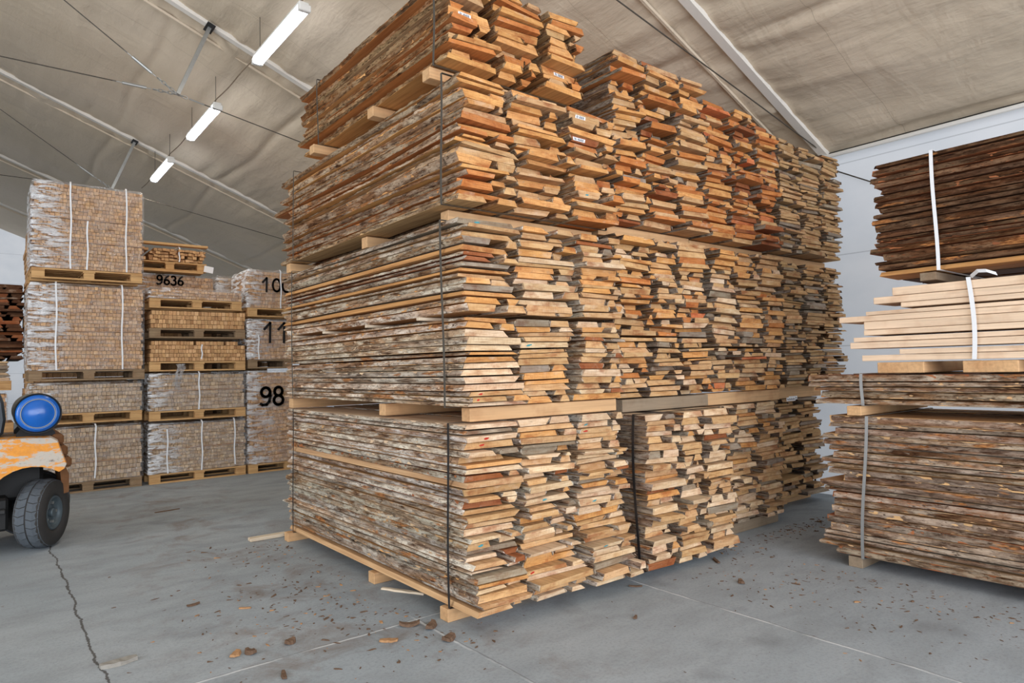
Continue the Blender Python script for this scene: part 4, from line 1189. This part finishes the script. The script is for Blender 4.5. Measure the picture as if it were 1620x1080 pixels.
wheel(-3.2, FY1 - .1, .33, .22, PI)
# gas cylinder lying across the counterweight
cyl = empty('gas_cylinder', (-1.81, 3.62, 1.045), 'grey gas cylinder with a shiny blue end, lying across the yellow forklift', 'gas cylinder')
CR = .158; cz = 1.20 - 1.045
MB().lathe([(CR, .03), (CR, .82), (CR * .92, .89), (CR * .6, .94), (.02, .955)], (0, 1, 0), org=(0, 0, cz), n=40).build('cylinder_body', M_CYL, cyl, smooth=True)
MB().lathe([(CR * .995, .02), (CR * 1.0, 0), (CR * .96, -.018), (CR * .86, -.030), (CR * .80, -.032), (CR * .78, -.026)], (0, 1, 0), org=(0, 0, cz), n=40).build('end_ring', M_BLUE, cyl, smooth=True)
MB().lathe([(CR * .80, -.024), (CR * .775, -.040), (CR * .755, -.040), (CR * .74, -.026)], (0, 1, 0), org=(0, 0, cz), n=40).build('bead', M_CYL, cyl, smooth=True)
MB().lathe([(CR * .75, -.026), (CR * .5, -.044), (CR * .25, -.054), (.001, -.057)], (0, 1, 0), org=(0, 0, cz), n=40).build('blue_end', M_BLUE, cyl, smooth=True)
MB().lathe([(CR + .014, .0), (CR + .014, .035), (CR + .001, .035), (CR + .001, .0), (CR + .014, .0)], (0, 1, 0), org=(0, 0, cz), n=40).build('collar', M_BLACK, cyl, smooth=True)
for yy in (3.86, 4.36):
    fp(MB().prism([(-1.95, .992), (-1.67, .992), (-1.67, 1.02), (-1.70, 1.06), (-1.76, 1.035), (-1.86, 1.035), (-1.92, 1.06), (-1.95, 1.02)], yy, yy + .06), 'cylinder_cradle', M_BLACK)

# ------------------------------------------------------------------ floor litter
m = MB()
PIECES = [(.06, .70, .22), (-.84, .36, .07), (-1.09, .385, .10), (-1.10, 1.39, .07), (-.86, 1.10, .07), (-1.01, -.02, .07), (-.15, -.19, .07), (-.21, .14, .09), (-.13, .03, .08), (-.41, .02, .08), (.86, -.66, .05),
          (1.30, -.28, .07), (1.89, -.71, .06), (2.20, -.30, .09), (-.56, 4.87, .15), (-1.62, .70, .11)]
def chip(x, y, s, z=0.0):
    m_ = s * 2.4
    if x > -.06 - m_ and x < 1.45 and y > -.06 - m_ and y < 2.95: return
    if 1.4 - m_ < x < 5.2 and y > -.04 - m_: return
    if x > 2.72 - m_ and y < -.9: return
    if -.34 - m_ < x < .1 and 2.72 < y < 2.98: return
    if any((x - a) ** 2 + (y - b) ** 2 < (r + m_) ** 2 for a, b, r in PIECES): return
    n = random.randint(4, 6); a0 = U(0, 6.3); el = U(1.3, 4); a = U(0, PI)
    ring = []
    for k in range(n):
        an = a0 + 2 * PI * k / n; r = s * U(.6, 1.1); px_, py_ = r * math.cos(an) * el * .5, r * math.sin(an) * .5
        ring.append((x + px_ * math.cos(a) - py_ * math.sin(a), y + px_ * math.sin(a) + py_ * math.cos(a)))
    h = s * U(.12, .35); tl = U(-.25, .25)
    vs = [(px_, py_, z + .0008) for px_, py_ in ring] + [(x + (px_ - x) * .8, y + (py_ - y) * .8, z + h + tl * (px_ - x)) for px_, py_ in ring]
    vs = [(a_, b_, max(.0006, c_)) for a_, b_, c_ in vs]
    m.add(vs, [tuple(range(n, 2 * n))] + [(k, (k + 1) % n, (k + 1) % n + n, k + n) for k in range(n)], 0 if rnd() < .8 else 1)
for _ in range(520): chip(random.gauss(-.22, .28), U(-.4, 2.9), abs(random.gauss(.007, .005)) + .003)
for _ in range(150): chip(random.gauss(-.75, .35), random.gauss(.9, .5), abs(random.gauss(.007, .005)) + .003)
for _ in range(70): chip(random.gauss(-.12, .10), random.gauss(.0, .12), abs(random.gauss(.010, .006)) + .004)
for _ in range(240): chip(U(1.6, 2.7), U(-2.2, -.35), abs(random.gauss(.006, .004)) + .003)
for _ in range(220): chip(U(2.4, 4.2), random.gauss(-.15, .12), abs(random.gauss(.008, .005)) + .003)
for _ in range(200): chip(U(2.0, 2.75), U(-3.2, -.8), abs(random.gauss(.005, .004)) + .002)
for _ in range(300): chip(U(-2.6, 2.2), U(-2.6, 3), abs(random.gauss(.003, .002)) + .0015)
o = m.build('bark_debris', [M_CHIP, M_SPLINT]); tag(o, 'scattered bark crumbs and sawdust on the concrete floor', 'bark debris', kind='stuff')
def litter(name, x, y, l, w, h, ang, mat, lab, cat, curl=.0):
    mb_ = MB(); n = 6; vs = []
    for i in range(n + 1):
        t = i / n - .5; ww = w / 2 * (1 - abs(t) ** 2 * 2.2 * U(.6, 1)) + .002; zc = .001 + curl * (t * 2) ** 2
        dy = U(-.1, .1) * w
        vs += [(t * l, -ww + dy, zc), (t * l, ww + dy, zc), (t * l, ww * .7 + dy, zc + h), (t * l, -ww * .7 + dy, zc + h * U(.7, 1.1))]
    fs = [(i * 4 + k, i * 4 + (k + 1) % 4, i * 4 + 4 + (k + 1) % 4, i * 4 + 4 + k) for i in range(n) for k in range(4)] + [(3, 2, 1, 0), (n * 4, n * 4 + 1, n * 4 + 2, n * 4 + 3)]
    mb_.add(vs, fs); o = mb_.build(name, mat, loc=(0, 0, 0)); o.location = (x, y, 0); o.rotation_euler = (0, 0, ang)
    tag(o, lab, cat); return o
R_ = math.radians
litter('wood_splinter', .06, .70, .34, .036, .012, R_(-62), M_LATH, 'long pale splinter on the floor beside the middle bearer of the front stack', 'splinter')
litter('bark_piece', -.84, .36, .060, .050, .020, .4, M_CHIP, 'dark curled bark lump alone on the floor', 'bark piece', .006)
litter('bark_piece', -1.12, .40, .075, .045, .014, .9, M_SPLINT, 'light brown bark piece touching a darker one', 'bark piece', .004)
litter('bark_piece', -1.05, .37, .065, .050, .020, 2.0, M_CHIP, 'darker bark piece touching a light brown one', 'bark piece', .006)
litter('wood_chip', -1.10, 1.39, .080, .026, .010, .2, M_CHIP, 'brown wood chip on the bare floor, longest in its patch', 'chip', .004)
litter('wood_chip', -.86, 1.10, .075, .018, .008, -.6, M_SPLINT, 'thin pale sliver lying right of centre on the open floor', 'chip')
bpy.data.objects['wood_chip.001']['label'] = 'thin pale sliver lying on the open floor between stack and crack'
litter('wood_chip', -1.01, -.02, .085, .024, .012, 1.3, M_CHIP, 'reddish chip lying nearest the lower edge of the floor', 'chip', .003)
litter('bark_piece', -.15, -.19, .075, .06, .022, .3, M_CHIP, 'dark bark lump on the pale floor joint in front of the stack', 'bark piece', .008)
litter('bark_piece', -.21, .14, .12, .045, .016, -.5, M_CHIP, 'curled bark strip at the crossing of two pale floor joints', 'bark piece', .012)
litter('bark_piece', -.13, .03, .10, .05, .022, .7, M_CHIP, 'bark lump by the front bearer corner', 'bark piece', .010)
litter('wood_chip', -.41, .02, .10, .045, .010, -.7, M_SPLINT, 'flat orange-brown chip on the floor before the front stack', 'chip', .002)
litter('bark_piece', .86, -.66, .045, .018, .010, .5, M_CHIP, 'small dark curl alone on the floor in front of the second stack', 'bark piece', .004)
litter('bark_piece', 1.30, -.28, .09, .016, .008, -.8, M_CHIP, 'bark strip just in front of the gap between the first two stacks', 'bark piece', .003)
litter('bark_piece', 1.89, -.71, .06, .04, .018, .8, M_CHIP, 'mossy bark lump between the second stack and the stack with white planks', 'bark piece', .004)
litter('bark_piece', 2.20, -.30, .13, .03, .010, .9, M_CHIP, 'long dark bark strip on the floor of the passage', 'bark piece', .004)
litter('wood_chip', -.56, 4.87, .26, .03, .008, .15, M_CHIP, 'dark stick lying on the floor toward the wrapped packs', 'stick')
litter('cement_lump', -1.62, .70, .17, .07, .02, .1, M_MORTAR, 'grey mortar lump sitting on the floor crack', 'lump', .0)
o = MB().box(-.30, .03, 2.80, 2.88, .001, .03, bev=.004).build('wood_offcut', M_LATH); tag(centre(o), 'pale offcut on the floor at the far foot of the front stack', 'offcut')

# ------------------------------------------------------------------ light
wd = bpy.data.worlds.new('daylight'); sc.world = wd; wd.use_nodes = True
bg = wd.node_tree.nodes['Background']; bg.inputs['Color'].default_value = lin((238, 241, 247)); bg.inputs['Strength'].default_value = 1.6
def area(name, loc, target, sx, sy, power, col):
    l = bpy.data.lights.new(name, 'AREA'); l.shape = 'RECTANGLE'; l.size = sx; l.size_y = sy; l.energy = power; l.color = lin(col)[:3]
    o = bpy.data.objects.new(name, l); C.objects.link(o); o.location = loc
    o.rotation_euler = (Vector(target) - Vector(loc)).to_track_quat('-Z', 'Z').to_euler(); return o
area('gate_daylight', (-2.4, -8.6, 2.5), (-.8, 2, 1.7), 13, 4.4, 1450, (236, 242, 252))
area('left_fill_light', (-10.5, 1.5, 2.4), (0, 3, 1.5), 6, 4, 800, (240, 244, 250))  # unseen fill lamp added to brighten the bark side of the front stack
for (y0, y1) in ((3.12, 4.60), (6.30, 7.84), (9.20, 10.66)):
    area('tube_lamp_light', (LAMPX, (y0 + y1) / 2, LAMPZ - .04), (LAMPX, (y0 + y1) / 2, 0), .10, 1.4, 26, (255, 244, 226))

# ------------------------------------------------------------------ camera
f_px, yaw, pitch, roll = 1058.268, 0.8981336, 0.0402140, -0.0206621
cam = bpy.data.cameras.new('camera'); co = bpy.data.objects.new('camera', cam); C.objects.link(co)
cam.sensor_width = 36; cam.lens = f_px / 1620 * 36; cam.clip_start = .05; cam.clip_end = 200
fw = Vector((math.cos(pitch) * math.cos(yaw), math.cos(pitch) * math.sin(yaw), math.sin(pitch)))
r0 = Vector((math.sin(yaw), -math.cos(yaw), 0)); u0 = r0.cross(fw)
r1 = r0 * math.cos(roll) + u0 * math.sin(roll); u1 = -r0 * math.sin(roll) + u0 * math.cos(roll)
M = Matrix((r1, u1, -fw)).transposed().to_4x4(); M.translation = Vector((-2.2038538, -3.3860302, 1.5))
co.matrix_world = M
sc.camera = co
sc.view_settings.view_transform = 'Standard'; sc.view_settings.look = 'None'; sc.view_settings.gamma = 1; sc.view_settings.exposure = -0.38
sc.view_settings.use_curve_mapping = False
sc.cycles.use_denoising = True
sc.cycles.max_bounces = 8; sc.cycles.diffuse_bounces = 5; sc.cycles.transparent_max_bounces = 24
